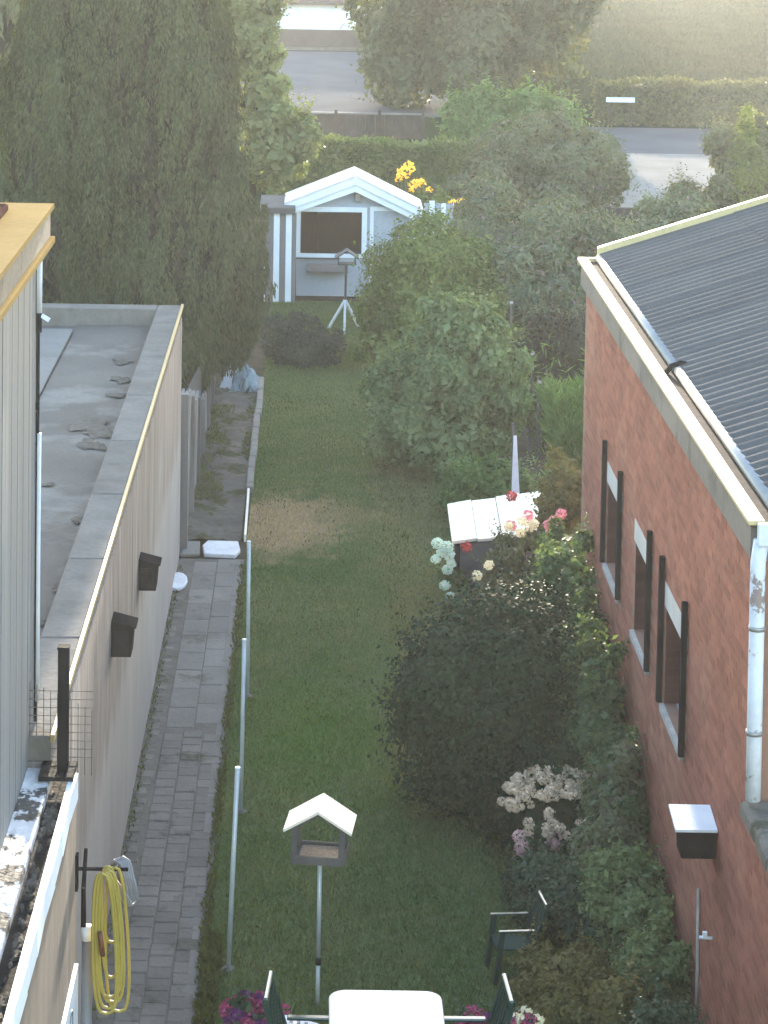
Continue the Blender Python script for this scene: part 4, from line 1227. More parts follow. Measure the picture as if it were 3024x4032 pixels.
# ------------------------------------------------------------------ chairs and table
def garden_chair(name, label, loc, rz, s, group=None, high=0.0):
    """moulded plastic armchair, faces local -X"""
    t = thing(name, label, 'chair', loc, rz, group)
    b = lambda mb, n, **k: mb.build(n, M['green_gloss' if n in ('armrest', 'top_rail') else 'green_plastic'], t, local=True, **k)
    S = lambda *p: tuple(q * s for q in p)
    b(MB().hexa([S(-.23, -.22, .40), S(.20, -.19, .37), S(.20, .19, .37), S(-.23, .22, .40)], [S(-.25, -.22, .425), S(.21, -.19, .39), S(.21, .19, .39), S(-.25, .22, .425)]), 'seat', bevel=.012 * s)
    for sy in (-1, 1):
        b(MB().bar(S(-.27, sy * .25, 0), S(-.19, sy * .235, .645), .065 * s, .055 * s, (1, 0, 0)), 'leg')
        b(MB().bar(S(.30, sy * .23, 0), S(.20, sy * .22, .42), .05 * s, .04 * s, (1, 0, 0)), 'leg')
        b(MB().bar(S(-.24, sy * .245, .655), S(.24, sy * .245, .645), .055 * s, .025 * s), 'armrest', bevel=.008 * s)
        b(MB().bar(S(.19, sy * .215, .38), S(.36 + high * .1, sy * .205, .92 + high), .04 * s, .035 * s, (1, 0, 0)), 'back_post')
    b(MB().bar(S(.355 + high * .1, -.22, .925 + high), S(.355 + high * .1, .22, .925 + high), .04 * s, .06 * s), 'top_rail', bevel=.012 * s)
    for k in range(5):
        yy = -.15 + .075 * k
        b(MB().bar(S(.205, yy, .40), S(.348 + high * .1, yy, .905 + high), .045 * s, .012 * s, (1, 0, 0)), 'back_slat')
    b(MB().bar(S(-.21, -.23, .36), S(-.21, .23, .36), .03 * s, .05 * s), 'apron')
    return t
garden_chair('garden_chair', 'small dark green plastic chair alone on the lawn by the shrubs', (1.72, 18.93, 0), R(8), .66)
garden_chair('garden_chair', 'dark green plastic chair left of the white table, flowers beside it', (.13, 16.58, 0), R(176), 1.0, 'green chairs at the white table', .05)
garden_chair('garden_chair', 'dark green plastic chair right of the white table at the bottom', (1.12, 16.60, 0), R(3), 1.0, 'green chairs at the white table', .05)
tb_ = thing('garden_table', 'white plastic garden table with rounded corners at the bottom', 'table', (.62, 16.3, 0))
def rrect(x0, x1, y0, y1, r_, n=6):
    out = []
    for cx, cy, a0 in ((x1 - r_, y1 - r_, 0), (x0 + r_, y1 - r_, 90), (x0 + r_, y0 + r_, 180), (x1 - r_, y0 + r_, 270)):
        for k in range(n + 1):
            a = R(a0 + 90 * k / n)
            out.append((cx + r_ * math.cos(a), cy + r_ * math.sin(a)))
    return out
MB().extrude(rrect(.208, 1.032, 15.6, 17.09, .13), .715, .74, 'z').build('tabletop', M['white_plastic'], tb_, bevel=.008)
MB().extrude(rrect(.25, .99, 15.65, 17.04, .10), .655, .714, 'z').build('apron', M['white_plastic'], tb_)
for x, y in ((.30, 15.75), (.94, 15.75), (.30, 16.95), (.94, 16.95)):
    MB().tube([(x, y, 0), (x, y, .66)], [.022, .03], 10).build('leg', M['white_plastic'], tb_, smooth=True)
t = thing('seat_cushion', 'white patterned cushion lying over the chair left of the table', 'cushion', (.02, 16.75, .6))
MB().hexa([(-.19, 16.95, .50), (.06, 16.78, .52), (.14, 16.92, .52), (-.12, 17.1, .50)], [(-.20, 16.95, .545), (.06, 16.77, .57), (.15, 16.92, .57), (-.12, 17.11, .545)]).build('cover', M['white_paint'], t, bevel=.02)
for j in range(4):
    MB().box(-.13 + j * .055, -.105 + j * .055, 16.93 - j * .02, 16.97 - j * .02, .571, .578).build('print_mark', M['grey_pipe'], t)

def flower_pot(name, label, x, y, r_, h, mats, seed, group, nheads, ztop):
    t = thing(name, label, 'flower pot', (x, y, 0), 0, group)
    MB().lathe([(r_ * .7, 0), (r_, h), (r_ * 1.08, h), (r_ * 1.08, h + .03), (r_ * .9, h + .03), (r_ * .85, h - .02)], (x, y, 0), 14).build('pot', M['rust_pot'], t, smooth=True)
    crown('foliage', t, [(x, y, h + .10, r_ * 1.25, r_ * 1.25, .16)], 1100, .05, L['bluegreen'], seed)
    rs = random.Random(seed)
    ms = [flower_ball(.045, 40, seed + 5, .035) for _ in mats]
    for i in range(nheads):
        a = rs.uniform(0, 6.28); q = r_ * 1.3 * math.sqrt(rs.random())
        k = i % len(mats)
        inst('flower_head', ms[k], F[mats[k]], t, Matrix.Translation((x + q * math.cos(a), y + q * math.sin(a), h + .16 + rs.uniform(0, .10) - q * .1)))
    return t
flower_pot('flower_pot', 'dark pot of magenta flowers left of the white table', -.34, 17.25, .17, .30, ['magenta', 'violet', 'magenta'], 31, 'flower pots by the table', 30, .5)
flower_pot('flower_pot', 'pot of magenta and purple flowers below the green chair right of the table', 1.55, 17.2, .16, .26, ['magenta', 'violet', 'cream'], 32, 'flower pots by the table', 26, .5)
flower_pot('flower_pot', 'pot of pink flowers close behind the right armchair', 1.30, 17.25, .11, .22, ['magenta'], 33, 'flower pots by the table', 12, .5)

# ------------------------------------------------------------------ planting, right side of the lawn
shrub('dome_shrub', 'large dark dome shaped evergreen shrub bulging over the lawn', 'shrub',
      [(1.95, 22.75, .85, 1.02, 1.05, 1.0), (1.75, 22.2, .6, .8, .8, .65), (2.25, 23.0, 1.0, .75, .9, .85), (2.1, 21.7, .5, .6, .5, .55)], 46000, .055, L['dark'], 101, inner=.55, bump=.12, clump=40, spread=.12)
shrub('climber', 'green climbing plant against the brick wall behind the dark dome shrub', 'climbing plant',
      [(2.72, 24.6, 1.25, .30, .9, 1.05), (2.70, 23.3, 1.0, .30, .7, .95), (2.78, 26.0, 1.15, .20, .7, .7), (2.66, 22.3, .95, .26, .5, .9)], 24000, .065, L['ivy'], 102, inner=.45, bump=.3)
shrub('climber', 'leafy climber along brick wall beside the dome shrub, next to the nearest window', 'climbing plant',
      [(2.70, 21.7, 1.0, .3, .8, 1.0), (2.72, 20.5, .8, .28, .6, .8)], 16000, .06, L['ivy'], 103, inner=.45, bump=.3)
shrub('wall_shrub', 'pale leaved shrub growing at the brick wall above the faded hydrangea', 'shrub',
      [(2.72, 20.2, .8, .28, .5, .65), (2.62, 19.6, .5, .35, .45, .45)], 9000, .055, L['greygreen'], 104, inner=.4, bump=.3)
shrub('wall_shrub', 'bushy olive shrub under the wall box', 'shrub',
      [(2.62, 18.8, .55, .40, .6, .55), (2.70, 17.9, .45, .32, .5, .5)], 14000, .05, L['broad'], 105, inner=.4, bump=.3)
shrub('border_shrub', 'low dark shrub behind the small green chair', 'shrub',
      [(2.15, 19.7, .28, .42, .45, .34), (2.35, 19.2, .35, .40, .45, .38)], 12000, .05, L['bluegreen'], 106, inner=.4, bump=.28)
shrub('border_shrub', 'leafy yellow green border plant in front of the small green chair', 'shrub',
      [(2.1, 18.3, .24, .40, .42, .28), (2.0, 17.7, .2, .35, .35, .26), (2.4, 17.6, .3, .42, .5, .36)], 14000, .055, L['bronze'], 107, inner=.4, bump=.28)
shrub('border_shrub', 'dark blue green shrub in the bottom corner by the brick wall', 'shrub',
      [(2.55, 16.9, .32, .40, .5, .38), (2.1, 16.9, .2, .4, .4, .28)], 9000, .05, L['bluegreen'], 108, inner=.4, bump=.28)

hy = thing('hydrangea', 'hydrangea with faded beige and dusty pink flower heads below the dark dome shrub', 'hydrangea', (2.2, 20.9, 0))
crown('foliage', hy, [(2.2, 20.9, .42, .48, .5, .42), (2.3, 21.3, .5, .42, .4, .42)], 7000, .08, L['dark'], 121, inner=.4)
stems(hy, (2.2, 20.9), [(2.2, 20.9, .42, .48, .5, .42)], 121, .015, per=6)
hb = [flower_ball(.062, 70, 200 + i, .036) for i in range(3)]
rh = random.Random(5)
for i in range(200):
    x = rh.uniform(-1, 1); yv = rh.uniform(-1, 1)
    if x * x + yv * yv > 1: continue
    X = 2.24 + x * .50; Y = 20.85 + yv * .62
    Z = .50 + .38 * math.sqrt(max(0, 1 - x * x - yv * yv)) + rh.uniform(-.05, .05)
    inst('flower_head', hb[i % 3], F['dusty'] if (Y > 20.7 or i % 4 == 0) else F['rosy'], hy, Matrix.Translation((X, Y, Z)) @ Matrix.Rotation(rh.uniform(0, 6), 4, 'Z') @ Matrix.Scale(rh.uniform(.5, .85), 4))
for me_ in hb: me_.materials.clear()
hbr = [flower_ball(.062, 70, 220 + i, .036) for i in range(2)]
for me_ in hb: me_.materials.append(F['dusty'])
for i in range(12):
    inst('flower_head', hbr[i % 2], F['rosy'], hy, Matrix.Translation((2.24 + rh.uniform(-.40, .34), 20.45 + rh.uniform(-.12, .15), .40 + rh.uniform(-.12, .15))))

ro = thing('rose_bush', 'straggling rose bush with pink and cream blooms over the hutch lid', 'rose', (2.55, 28.2, 0))
crown('foliage', ro, [(2.55, 28.15, .72, .46, .25, .38), (2.3, 28.2, .35, .42, .25, .36), (2.8, 28.2, .9, .25, .2, .25)], 5500, .06, L['greygreen'], 131, inner=.3, bump=.4, spread=.22)
stems(ro, (2.5, 28.2), [(2.55, 28.15, .75, .55, .35, .5), (2.8, 28.2, .8, .4, .3, .5)], 131, .012, per=7)
rosep = flower_ball(.062, 50, 301, .05); rosec = flower_ball(.055, 50, 302, .045); roser = flower_ball(.06, 50, 303, .05)
for p, me_, mt in [((2.40, 27.9, 1.53), roser, 'red'), ((2.60, 27.9, 1.31), rosep, 'pink'), ((2.40, 27.9, 1.18), rosep, 'pink'), ((2.85, 27.9, 1.20), rosep, 'pink'), ((2.99, 27.9, 1.33), rosep, 'pink'), ((2.875, 27.9, 1.13), rosep, 'pink'),
                   ((2.91, 27.88, 1.25), rosep, 'pink'), ((2.53, 27.85, 1.25), rosec, 'cream'), ((2.62, 27.85, 1.18), rosec, 'cream'), ((2.52, 27.85, 1.11), rosec, 'cream'), ((2.66, 27.85, 1.22), rosec, 'cream'), ((2.36, 27.8, 1.20), rosec, 'cream'), ((1.88, 27.9, .92), roser, 'red'), ((2.14, 27.75, .75), rosec, 'cream'), ((2.0, 27.75, .62), rosec, 'cream')]:
    inst('bloom', me_, F[mt], ro, Matrix.Translation(p) @ Matrix.Rotation(p[0] * 30, 4, 'Z'))

wh = thing('white_hydrangea', 'white hydrangea heads leaning from the hutch over the lawn', 'hydrangea', (1.75, 28.6, 0))
crown('foliage', wh, [(1.82, 28.55, .25, .16, .2, .22)], 900, .08, L['broad'], 141, inner=.2)
whb = flower_ball(.07, 130, 310, .035)
WHP = [(1.545, 28.3, .65), (1.675, 28.3, .80), (1.70, 28.3, .70), (1.69, 28.3, .52), (1.66, 28.3, .33), (1.73, 28.3, .20), (1.565, 28.3, .84), (1.62, 28.3, .74), (1.735, 28.3, .60)]
for p in WHP:
    inst('flower_head', whb, F['white'], wh, Matrix.Translation(p) @ Matrix.Rotation(p[2] * 20, 4, 'Z') @ Matrix.Scale(.8 + .3 * ((p[0] * 37) % 1), 4))
stems(wh, (1.82, 28.6), [(1.66, 28.5, .45, .15, .1, .3)], 141, .01, per=6)

shrub('bronze_shrub', 'small bronze and yellow green shrub at the corner of the brick wall', 'shrub',
      [(3.15, 29.0, 1.35, .32, .6, .55), (3.05, 28.6, .8, .3, .5, .7)], 11000, .07, L['bronze'], 109, inner=.4, bump=.25)
shrub('wall_shrub', 'dark shrub between the rose bush and the brick wall', 'shrub',
      [(3.0, 27.3, .62, .26, .5, .5), (2.72, 27.0, .45, .32, .45, .42)], 9000, .06, L['dark'], 110, inner=.4, bump=.25)
shrub('leafy_perennial', 'fresh green leafy perennial just behind the hutch', 'plant',
      [(2.15, 32.3, .40, .30, .4, .38), (2.55, 32.5, .40, .32, .4, .42)], 7000, .085, L['fresh'], 111, inner=.3)
shrub('leafy_perennial', 'green perennial right behind the hutch near the pale strip', 'plant',
      [(2.95, 32.4, .35, .25, .35, .35)], 3000, .085, L['broad'], 112, inner=.3)
shrub('broadleaf_bush', 'tall loose broad leaved bush in the middle of the border', 'bush',
      [(2.15, 35.6, 1.35, .90, 1.0, .95), (1.55, 35.3, .95, .72, .8, .72), (2.75, 35.7, 1.15, .62, .7, .75), (2.0, 35.2, 2.05, .42, .5, .5), (2.45, 35.6, 2.0, .38, .4, .55), (2.1, 34.6, .55, .8, .6, .5), (1.3, 35.2, .5, .5, .5, .4)], 34000, .10, L['broad'], 113, inner=.45, bump=.32, r0=.03)
shrub('olive_bush', 'rounded olive green bush in front of the shed door', 'bush',
      [(2.1, 42.6, 1.35, 1.0, 1.0, 1.25), (1.75, 42.2, .85, .75, .8, .8), (2.65, 42.6, 1.35, .75, .8, .95), (1.3, 41.9, .4, .45, .5, .4)], 42000, .085, L['round'], 114, inner=.55, bump=.16, r0=.04)
shrub('heather_mound', 'low dark grey green clipped mound at the end of the lawn', 'shrub',
      [(-.15, 42.6, .28, .62, .8, .45), (-.45, 42.8, .32, .42, .7, .48), (.2, 42.7, .22, .42, .7, .38)], 18000, .06, L['heather'], 115, inner=.5, bump=.1, up=.6, aspect=.3)
shrub('silver_bush', 'tall silvery green bush with faded mauve tips behind the olive bush', 'bush',
      [(3.4, 44.6, 1.6, .95, 1.0, 1.5), (4.5, 44.0, 1.5, 1.1, 1.1, 1.35), (3.9, 42.9, 1.2, .9, .8, 1.1), (5.3, 44.2, 1.3, .8, .9, 1.0)], 34000, .11, L['purple'], 116, inner=.4, bump=.35, aspect=.35, r0=.035)
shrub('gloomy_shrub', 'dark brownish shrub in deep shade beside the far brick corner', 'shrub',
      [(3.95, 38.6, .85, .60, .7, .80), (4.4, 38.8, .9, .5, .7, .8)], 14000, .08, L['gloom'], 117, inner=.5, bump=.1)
shrub('reed_clump', 'bright green clump of upright grassy leaves by the far brick corner', 'plant',
      [(3.75, 34.2, .65, .35, .5, .75), (4.0, 34.4, .6, .3, .4, .7)], 6000, .28, L['fresh'], 118, inner=.3, up=1.6, aspect=.09, droop=0, out=.3)
shrub('grey_shrub', 'grey green shrub between the wire posts and the brick building', 'shrub',
      [(3.6, 36.4, .6, .35, .5, .6)], 4500, .08, L['purple'], 119, inner=.4)
for i, (x, y, h, lab) in enumerate([(3.05, 36.4, 2.25, 'tall thin wooden stake rising above the broad leaved bush'), (3.37, 36.2, 1.5, 'shorter wooden stake right of the broad leaved bush'), (3.43, 35.6, 1.2, 'thin stake standing close to the shorter wooden stake')]):
    t = thing('garden_stake', lab, 'stake', (x, y, 0), 0, 'stakes in the border')
    MB().bar((x, y, -.05), (x + .02, y, h), .045, .045, (1, 0, 0)).build('shaft', M['wood_grey'], t)
    MB().bar((x + .02, y, h), (x + .02, y, h + .03), .05, .05, (1, 0, 0)).build('cap', M['sill'], t)
t = thing('pale_strip', 'pale plastic sheet strip tied to a stake behind the hutch', 'strip', (2.73, 31.2, 0))
MB().bar((2.72, 31.3, 0), (2.70, 31.3, 1.60), .04, .04, (1, 0, 0)).build('stake', M['wood_grey'], t)
MB().hexa([(2.68, 31.18, .55), (2.80, 31.2, .55), (2.80, 31.24, .55), (2.68, 31.22, .55)], [(2.70, 31.22, 1.45), (2.74, 31.22, 1.45), (2.74, 31.25, 1.45), (2.70, 31.25, 1.45)]).build('strip', M['pipe_white'], t)
# tufts along the kerb, in the bed and at the path edge
tv, tt = [], []
cnt = 0
r7 = np.random.default_rng(77)
for (x0, x1, y0, y1, n, sz) in [(-1.58, -1.2, 33.0, 38.8, 2600, .055), (-1.0, -.88, 35.0, 39.5, 900, .05), (-.84, -.76, 17, 30, 2600, .055), (-.80, -.66, 16.8, 19.5, 1800, .08), (-1.63, -1.57, 17, 30, 900, .04), (-.7, 2.3, 16.5, 40, 7000, .05), (1.0, 2.6, 24, 41, 2500, .07)]:
    P = np.stack([r7.uniform(x0, x1, n), r7.uniform(y0, y1, n), np.full(n, .01)], 1)
    keep = (np.sin(P[:, 0] * 7) + np.sin(P[:, 1] * 2.3) + r7.normal(size=n) * .6) > -.2
    P = P[keep]; n = len(P)
    P[:, 2] = np.where((P[:, 1] > 31.1) & (P[:, 0] < -.87), .045, .008)
    D = np.stack([r7.normal(size=n) * .6, r7.normal(size=n) * .6, np.ones(n)], 1)
    V_, T_ = leaf_arrays(P, D, r7.normal(size=(n, 3)), sz * r7.uniform(.5, 1.3, n), sz * .35 * np.ones(n))
    tv.append(V_); tt.append(T_ + cnt); cnt += len(V_)
o = obj('weeds', raw_mesh('weeds', np.concatenate(tv), np.concatenate(tt)), L['mossleaf'])
tag(o, 'small weeds and moss along the path and the earth bed', 'weeds', None, 'stuff')

# ------------------------------------------------------------------ trees
def conifer(name, label, cx, cy, R0, H, n, mat, seed, zb=.15, size=.20, taper=.62, plumes=2400):
    t = thing(name, label, 'conifer', (cx, cy, 0), 0, 'conifers behind the garage')
    r = np.random.default_rng(seed)
    def prof(u):
        p = (1 - u ** 2.0 * taper) * (.70 + .30 * np.clip(u / .16, 0, 1) ** .6)
        return p * np.sqrt(np.clip((1.01 - u) / .14, 0, 1))
    # drooping plumes: each hangs from a point on the crown's surface
    pu = r.uniform(.03, 1.0, plumes); pth = r.uniform(0, 2 * math.pi, plumes)
    plen = r.uniform(.3, 1.1, plumes); pw = r.uniform(.03, .12, plumes)
    prad = R0 * prof(pu) * (1 + .10 * np.sin(pth * 5 + pu * 9) + r.normal(size=plumes) * .035 + .05 * np.sin(pth * 11 + 3 * np.sin(pu * 7)))
    k = r.choice(plumes, n, p=(plen * pw) / (plen * pw).sum())
    s_ = r.uniform(0, 1, n)
    zt = zb + (H - zb) * pu[k]
    z = zt - plen[k] * (s_ - .25)
    z = np.maximum(z, zb - .25 + r.uniform(0, .25, n))
    width = pw[k] * np.sin(np.pi * np.clip(s_ * .85 + .12, 0, 1)) ** .7
    a = r.uniform(0, 2 * math.pi, n)
    base = np.stack([np.cos(pth[k]), np.sin(pth[k]), np.zeros(n)], 1)
    side = np.stack([-np.sin(pth[k]), np.cos(pth[k]), np.zeros(n)], 1)
    arc = prad[k] * (1 - .10 * s_ ** 2) + .05
    q = np.cos(a)[:, None] * base + np.sin(a)[:, None] * side
    q[:, :] = np.where((np.cos(a) < -.3)[:, None], q - 2 * np.cos(a)[:, None] * base, q)
    P = np.stack([cx + base[:, 0] * arc, cy + base[:, 1] * arc, z], 1) + q * (width * r.uniform(.75, 1.1, n))[:, None]
    N = q * .9 + base * .3 + np.array([0, 0, .25]) + r.normal(size=(n, 3)) * .25
    D = np.array([0, 0, -1.0]) + q * .35 + r.normal(size=(n, 3)) * .22
    Ln = size * r.uniform(.5, 1.5, n)
    V_, T_ = leaf_arrays(P, D, N, Ln, Ln * .30)
    V_[:, 2] = np.maximum(V_[:, 2], .02)
    obj('crown', raw_mesh('crown', V_, T_), mat, t)
    tm = MB(); tm.tube([(cx, cy, -.1), (cx, cy, H * .5), (cx, cy, H * .95)], [.24, .15, .02], 10)
    for j in range(26):
        a = r.uniform(0, 6.28); zz = H * (.12 + .78 * j / 26); l_ = R0 * .75 * (1 - .6 * (zz / H) ** 2)
        tm.tube([(cx, cy, zz), (cx + math.cos(a) * l_ * .5, cy + math.sin(a) * l_ * .5, zz + .15), (cx + math.cos(a) * l_, cy + math.sin(a) * l_, zz + .05)], [.05, .035, .01], 5)
    tm.build('trunk', M['bark'], t, smooth=True)
    n2 = n // 5
    th2 = r.uniform(0, 6.283, n2); u2 = r.uniform(0, .95, n2); z2 = zb + .1 + (H - zb) * u2
    rad2 = R0 * prof(u2) * r.uniform(.80, .95, n2)
    P2 = np.stack([cx + rad2 * np.cos(th2), cy + rad2 * np.sin(th2), z2], 1)
    O2 = np.stack([np.cos(th2), np.sin(th2), np.zeros(n2)], 1)
    V_, T_ = leaf_arrays(P2, np.array([0, 0, -1.0]) + r.normal(size=(n2, 3)) * .3, O2 + r.normal(size=(n2, 3)) * .3, np.full(n2, size * 2.0), np.full(n2, size * .8))
    obj('twigs', raw_mesh('twigs', V_, T_), L['gloom'], t)
    return t
conifer('conifer_tree', 'huge dark conifer with drooping sprays beside the garage', -3.02, 37.6, 2.0, 8.4, 260000, L['conifer'], 401, zb=1.0, taper=.52, size=.085)
conifer('conifer_tree', 'second dark conifer close behind the garage roof, left of the huge one', -5.9, 41.5, 1.9, 5.6, 110000, L['conifer'], 402, zb=.3, taper=.75, size=.10)
conifer('conifer_tree', 'paler conifer farther back at the upper left margin', -7.6, 51.0, 2.6, 9.2, 70000, L['conifer2'], 403, zb=.3, size=.26)

def tree(name, label, cx, cy, lobes, n, size, mat, seed, h, r0, group=None, **kw):
    t = thing(name, label, 'tree', (cx, cy, 0), 0, group)
    crown('crown', t, lobes, n, size, mat, seed, **kw)
    r = random.Random(seed)
    mb = MB(); mb.tube([(cx, cy, -.1), (cx + .1, cy, h * .3), (cx, cy, h * .75)], [r0, r0 * .7, r0 * .2], 10)
    for lb in lobes:
        z0 = h * (r.uniform(.58, .68) if lb[2] > .7 * h else r.uniform(.15, .4))
        mb.tube([(cx, cy, z0), ((cx + lb[0]) / 2, (cy + lb[1]) / 2, (z0 + lb[2]) / 2 + .2), (lb[0], lb[1], lb[2])], [r0 * .5, r0 * .3, r0 * .08], 7)
    mb.build('trunk', M['bark'], t, smooth=True)
    return t
tree('light_tree', 'slender light green sunlit tree behind the huge conifer', -1.6, 61, [(-1.75, 61, 4.6, .85, 1.0, 1.6), (-1.2, 60.8, 2.9, .75, .9, 1.2), (-1.0, 60.6, 1.6, .8, .9, 1.3), (-.35, 60.6, 1.9, .55, .7, .75), (-1.75, 61.2, 6.6, 1.0, 1.2, 1.9), (-1.9, 61, 8.6, .9, 1, 1.4), (-2.6, 61.5, 5.0, 1.0, 1.0, 2.0), (-.3, 61.6, 7.7, 1.3, 1.3, 1.7), (1.0, 61.8, 7.7, 1.2, 1.2, 1.6), (2.0, 61.8, 7.8, .9, 1.0, 1.3)], 58000, .17, L['light'], 411, 10, .16, inner=.35, bump=.4, spread=.2, aspect=.7)  # the high right-hand lobes are out of view, added to shade the lawn
bl = [(3.5, 87, 3.0, 2.3, 2.6, 2.6), (6.2, 87, 3.2, 2.6, 2.8, 2.9), (8.4, 87, 3.6, 1.9, 2.2, 2.4), (4.6, 86, 6.0, 3.0, 3.0, 2.8), (7.6, 87, 6.5, 2.9, 3.0, 3.0), (5.6, 87, 9.0, 4.0, 3.8, 2.9), (5.4, 87, 10.8, 2.6, 2.6, 1.8), (3.0, 86.5, 5.2, 1.6, 1.8, 2.0), (5.2, 85.2, 1.6, 2.4, 1.6, 1.4), (2.4, 88, 8.4, 2.3, 2.6, 2.4), (.3, 88.5, 9.0, 1.7, 1.8, 2.0), (1.4, 88.5, 10.8, 2.2, 2.0, 1.8)]  # unseen high lobes on the left added to keep sun off the lawn
tree('spreading_tree', 'big spreading dark tree behind the bright green shrub', 5.6, 87.5, bl, 70000, .27, L['big'], 412, 16, .4, inner=.5, bump=.3, clump=90, spread=.15)
tree('pale_tree', 'pale hazy green tree at the upper left margin behind the conifers', -6.2, 60, [(-6.2, 60, 5.0, 1.6, 1.5, 2.2), (-7.4, 60.5, 4.0, 1.5, 1.4, 2.0), (-5.2, 60, 3.2, 1.3, 1.3, 1.8), (-6.6, 60, 7.6, 1.6, 1.5, 1.8)], 26000, .18, L['light'], 418, 9, .18, inner=.35, bump=.4, aspect=.7)
shrub('fresh_shrub', 'bright fresh green shrub in front of the big spreading tree', 'shrub',
      [(5.3, 70.4, 1.15, 1.4, 1.2, 1.25), (6.6, 70.4, 1.1, 1.1, 1.2, 1.05), (4.5, 70.0, .8, .8, .9, .8)], 18000, .17, L['fresh'], 413, inner=.4, bump=.3, droop=.4)
shrub('mauve_shrub', 'grey green arching shrub left of the pale gravel yard', 'shrub',
      [(5.6, 61.8, 1.2, 1.4, 1.2, 1.3), (7.0, 61.6, 1.0, 1.1, 1.1, 1.15), (4.4, 61.0, .7, .9, 1.0, .8), (6.2, 60.4, .55, 1.5, .8, .6)], 26000, .14, L['greygreen'], 414, inner=.4, bump=.32, aspect=.4)
shrub('corner_shrub', 'mixed green shrub above the corrugated roof at the picture margin', 'shrub',
      [(9.3, 58.2, .55, 1.0, 1.0, .7), (10.6, 58.2, 1.5, 1.0, 1.0, 1.6), (11.6, 58.4, 1.4, 1.0, 1.0, 1.5), (8.6, 56.6, .6, 1.0, .9, .65)], 22000, .14, L['greygreen'], 415, inner=.4, bump=.35, aspect=.45)
shrub('low_bush', 'low grey green bush just beyond the corrugated roof edge', 'shrub',
      [(6.2, 49.5, .8, 1.2, 1.0, .85), (7.6, 52.0, .8, 1.0, 1.0, .9), (5.2, 49.4, .9, .9, .9, .9)], 16000, .12, L['purple'], 416, inner=.4, bump=.3, aspect=.4)
shrub('young_conifer', 'pointed young conifer rising out of the corner shrub', 'conifer',
      [(10.35, 57.2, 1.6, .45, .4, 1.0), (10.35, 57.2, 2.4, .28, .28, .7), (10.35, 57.2, 3.0, .14, .14, .55)], 5500, .12, L['round'], 417, inner=.3, aspect=.3)

def hedge(name, label, x0, x1, y0, y1, h, n, size, mat, seed, group=None):
    t = thing(name, label, 'hedge', ((x0 + x1) / 2, (y0 + y1) / 2, 0), 0, group)
    r = np.random.default_rng(seed)
    face = r.choice(3, n, p=[.5, .35, .15])
    X = r.uniform(x0, x1, n); Y = r.uniform(y0, y1, n); Z = r.uniform(.02, h, n)
    hh = h * (1 + .04 * np.sin(X * 1.7) + .03 * np.sin(X * 4.1))
    Z = np.where(face == 1, hh + r.normal(size=n) * .04, Z * hh / h)
    Y = np.where(face == 0, y0 + np.abs(r.normal(size=n)) * .08, Y)
    Y = np.where(face == 2, y1 - np.abs(r.normal(size=n)) * .08, Y)
    P = np.stack([X, Y, Z], 1)
    Nf = np.where((face == 1)[:, None], np.array([0, -.2, 1.0]), np.where((face == 0)[:, None], np.array([0, -1.0, .35]), np.array([0, 1.0, .3]))) + r.normal(size=(n, 3)) * .4
    D = tangent(Nf, r) + Nf * .3
    Ln = size * r.uniform(.6, 1.4, n)
    V_, T_ = leaf_arrays(P, D, Nf, Ln, Ln * .55)
    obj('foliage', raw_mesh('foliage', V_, T_), mat, t)
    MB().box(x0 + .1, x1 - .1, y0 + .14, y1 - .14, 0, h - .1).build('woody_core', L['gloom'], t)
    return t
hedge('clipped_hedge', 'clipped hedge behind the shed below the brown fence', -1.6, 5.2, 64.2, 65.4, 1.30, 20000, .13, L['hedge_lit'], 421)
hedge('long_hedge', 'long dark clipped hedge in front of the open meadow', 9.7, 34, 82.2, 83.6, 1.42, 26000, .16, L['hedge'], 422)
hedge('low_hedge', 'low dark hedge between the clipped hedge and the mauve shrub', 2.2, 4.6, 57.4, 58.4, 1.0, 8000, .11, L['hedge'], 423)

bf = thing('board_fence', 'low brown board fence in front of the grey road', 'fence', (1.9, 77, 0))
pb_ = MB().box(-.15, .15, -.012, .012, 0, .80).mesh('fence_board')
for i in range(15):
    inst('fence_board', pb_, M['wood_brown'], bf, Matrix.Translation((-.95 + i * .31, 77.0 + .004 * (i % 2), .02)))
for i in range(4):
    MB().box(-.72 + i * 1.4, -.62 + i * 1.4, 76.9, 76.98, 0, .95).build('post', M['wood_brown'], bf)
MB().box(-1.1, 3.6, 76.93, 76.985, .80, .86).build('rail', M['taupe'], bf)

lw = thing('low_wall', 'low dark garden wall at the near end of the gravel yard', 'wall', (8.2, 60.9, 0))
for i in range(7):
    MB().box(6.4 + i * .6, 6.985 + i * .6, 60.8, 60.98, 0, .22 + .01 * (i % 2)).build('block', M['brown_plinth'], lw)

wb = thing('white_building', 'white rendered building with brown plinth far behind the road', 'building', (-2, 116, 0))
MB().box(-14, 8, 113.6, 121, .90, 2.15).build('wall', M['white_paint'], wb)
MB().box(-14.05, 8.05, 113.55, 121.05, 0, .897).build('plinth', M['brown_plinth'], wb)
MB().extrude([(113.2, 2.16), (121.4, 2.16), (117.3, 4.4)], -14.3, 8.3, 'x').build('roof', M['brown_roof'], wb)
MB().box(-14.2, 8.2, 113.12, 113.25, 2.10, 2.22).build('gutter', M['brown_plinth'], wb)
MB().box(-14, 8, 112.6, 113.2, -.02, .10).build('kerb_step', M['coping'], wb)

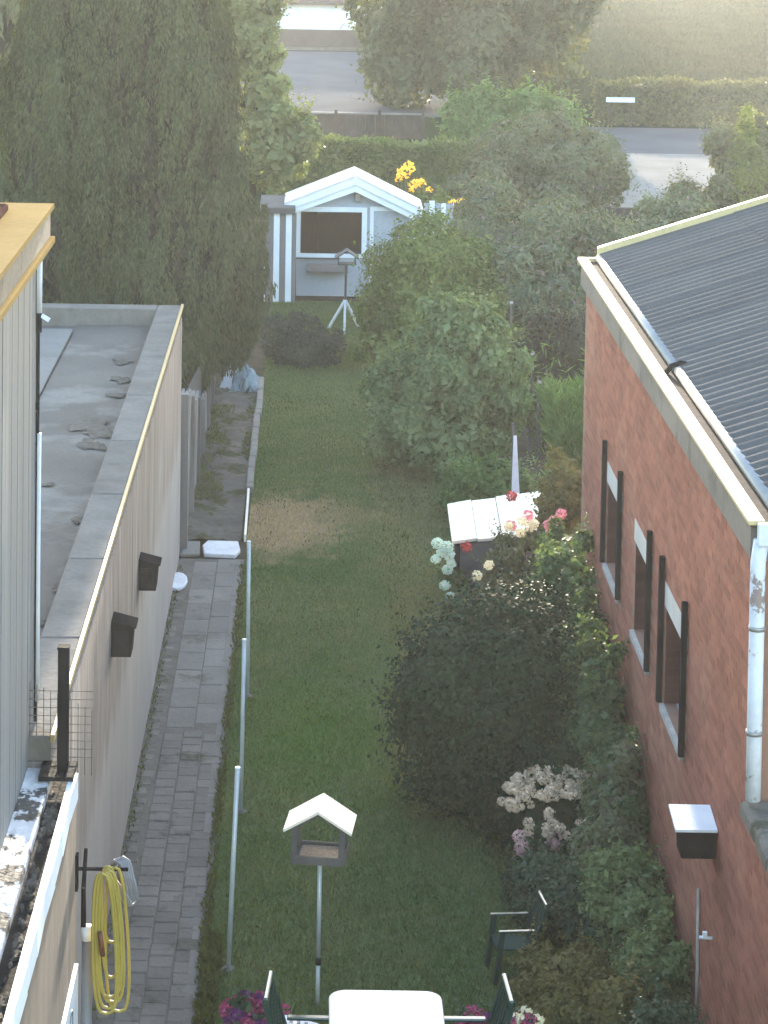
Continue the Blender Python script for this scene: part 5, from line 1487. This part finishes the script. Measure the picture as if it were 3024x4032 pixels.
t = thing('white_sign', 'long white board on two posts in front of the long hedge', 'sign', (10.5, 81.9, 0))
MB().box(10.0, 10.98, 81.9, 81.93, .82, .99).build('board', M['white_paint'], t)
for x in (10.15, 10.83):
    MB().box(x - .03, x + .03, 81.935, 81.99, 0, .98).build('post', M['wood_brown'], t)

# yellow flowers behind the shed
yl = thing('yellow_lily', 'tall yellow flowers glowing behind the shed roof', 'flower', (2.6, 53.5, 0))
petal = flower_ball(.13, 18, 330, .16)
sl = MB()
for (x, y, z, s) in [(2.04, 53.6, 1.97, .9), (2.15, 53.6, 2.10, .85), (1.94, 53.6, 1.84, .55), (2.30, 53.6, 1.70, .8), (2.45, 53.6, 1.76, .6), (2.22, 53.5, 1.60, .4), (3.16, 53.4, 1.30, .75), (3.34, 53.4, 1.36, .6), (2.62, 53.5, 1.62, .45), (2.9, 53.4, 1.15, .3)]:
    inst('bloom', petal, F['yellow'], yl, Matrix.Translation((x, y, z)) @ Matrix.Rotation(x * 11, 4, 'Z') @ Matrix.Scale(s, 4))
    sl.tube([(x * .6 + 1.0, y, 0), (x * .9 + .25, y, z * .6), (x, y, z)], [.012, .01, .006], 5)
sl.build('stem', M['stem'], yl)
crown('foliage', yl, [(2.5, 53.5, .8, .9, .4, .8)], 5000, .14, L['hedge_lit'], 331, inner=.2, aspect=.25)
yf = thing('sunflower', 'single yellow flower at the upper right margin above the corner shrub', 'flower', (11.2, 57.0, 0))
inst('bloom', flower_ball(.13, 30, 340, .17), F['yellow'], yf, Matrix.Translation((11.02, 57.0, 2.86)))
MB().tube([(11.2, 57.0, 0), (11.1, 57.0, 1.5), (11.02, 57.0, 2.85)], [.02, .016, .01], 6).build('stem', M['stem'], yf)

# ------------------------------------------------------------------ haze volume, added partly in place of lens glare
hz = MB().box(-258, 258, -26, 408, -1.6, 14.0).build('haze', None)
m, nt, out = nmat('glare_haze')
vol = node(nt, 'ShaderNodeVolumePrincipled')
vol.inputs['Color'].default_value = (.94, .97, 1.0, 1)
vol.inputs['Density'].default_value = .00045
vol.inputs['Anisotropy'].default_value = .5
link(nt, vol.outputs[0], out.inputs['Volume'])
hz.data.materials.append(m)
hz['kind'] = 'stuff'
hz['label'] = 'thin added haze over the whole view, partly standing in for lens glare'
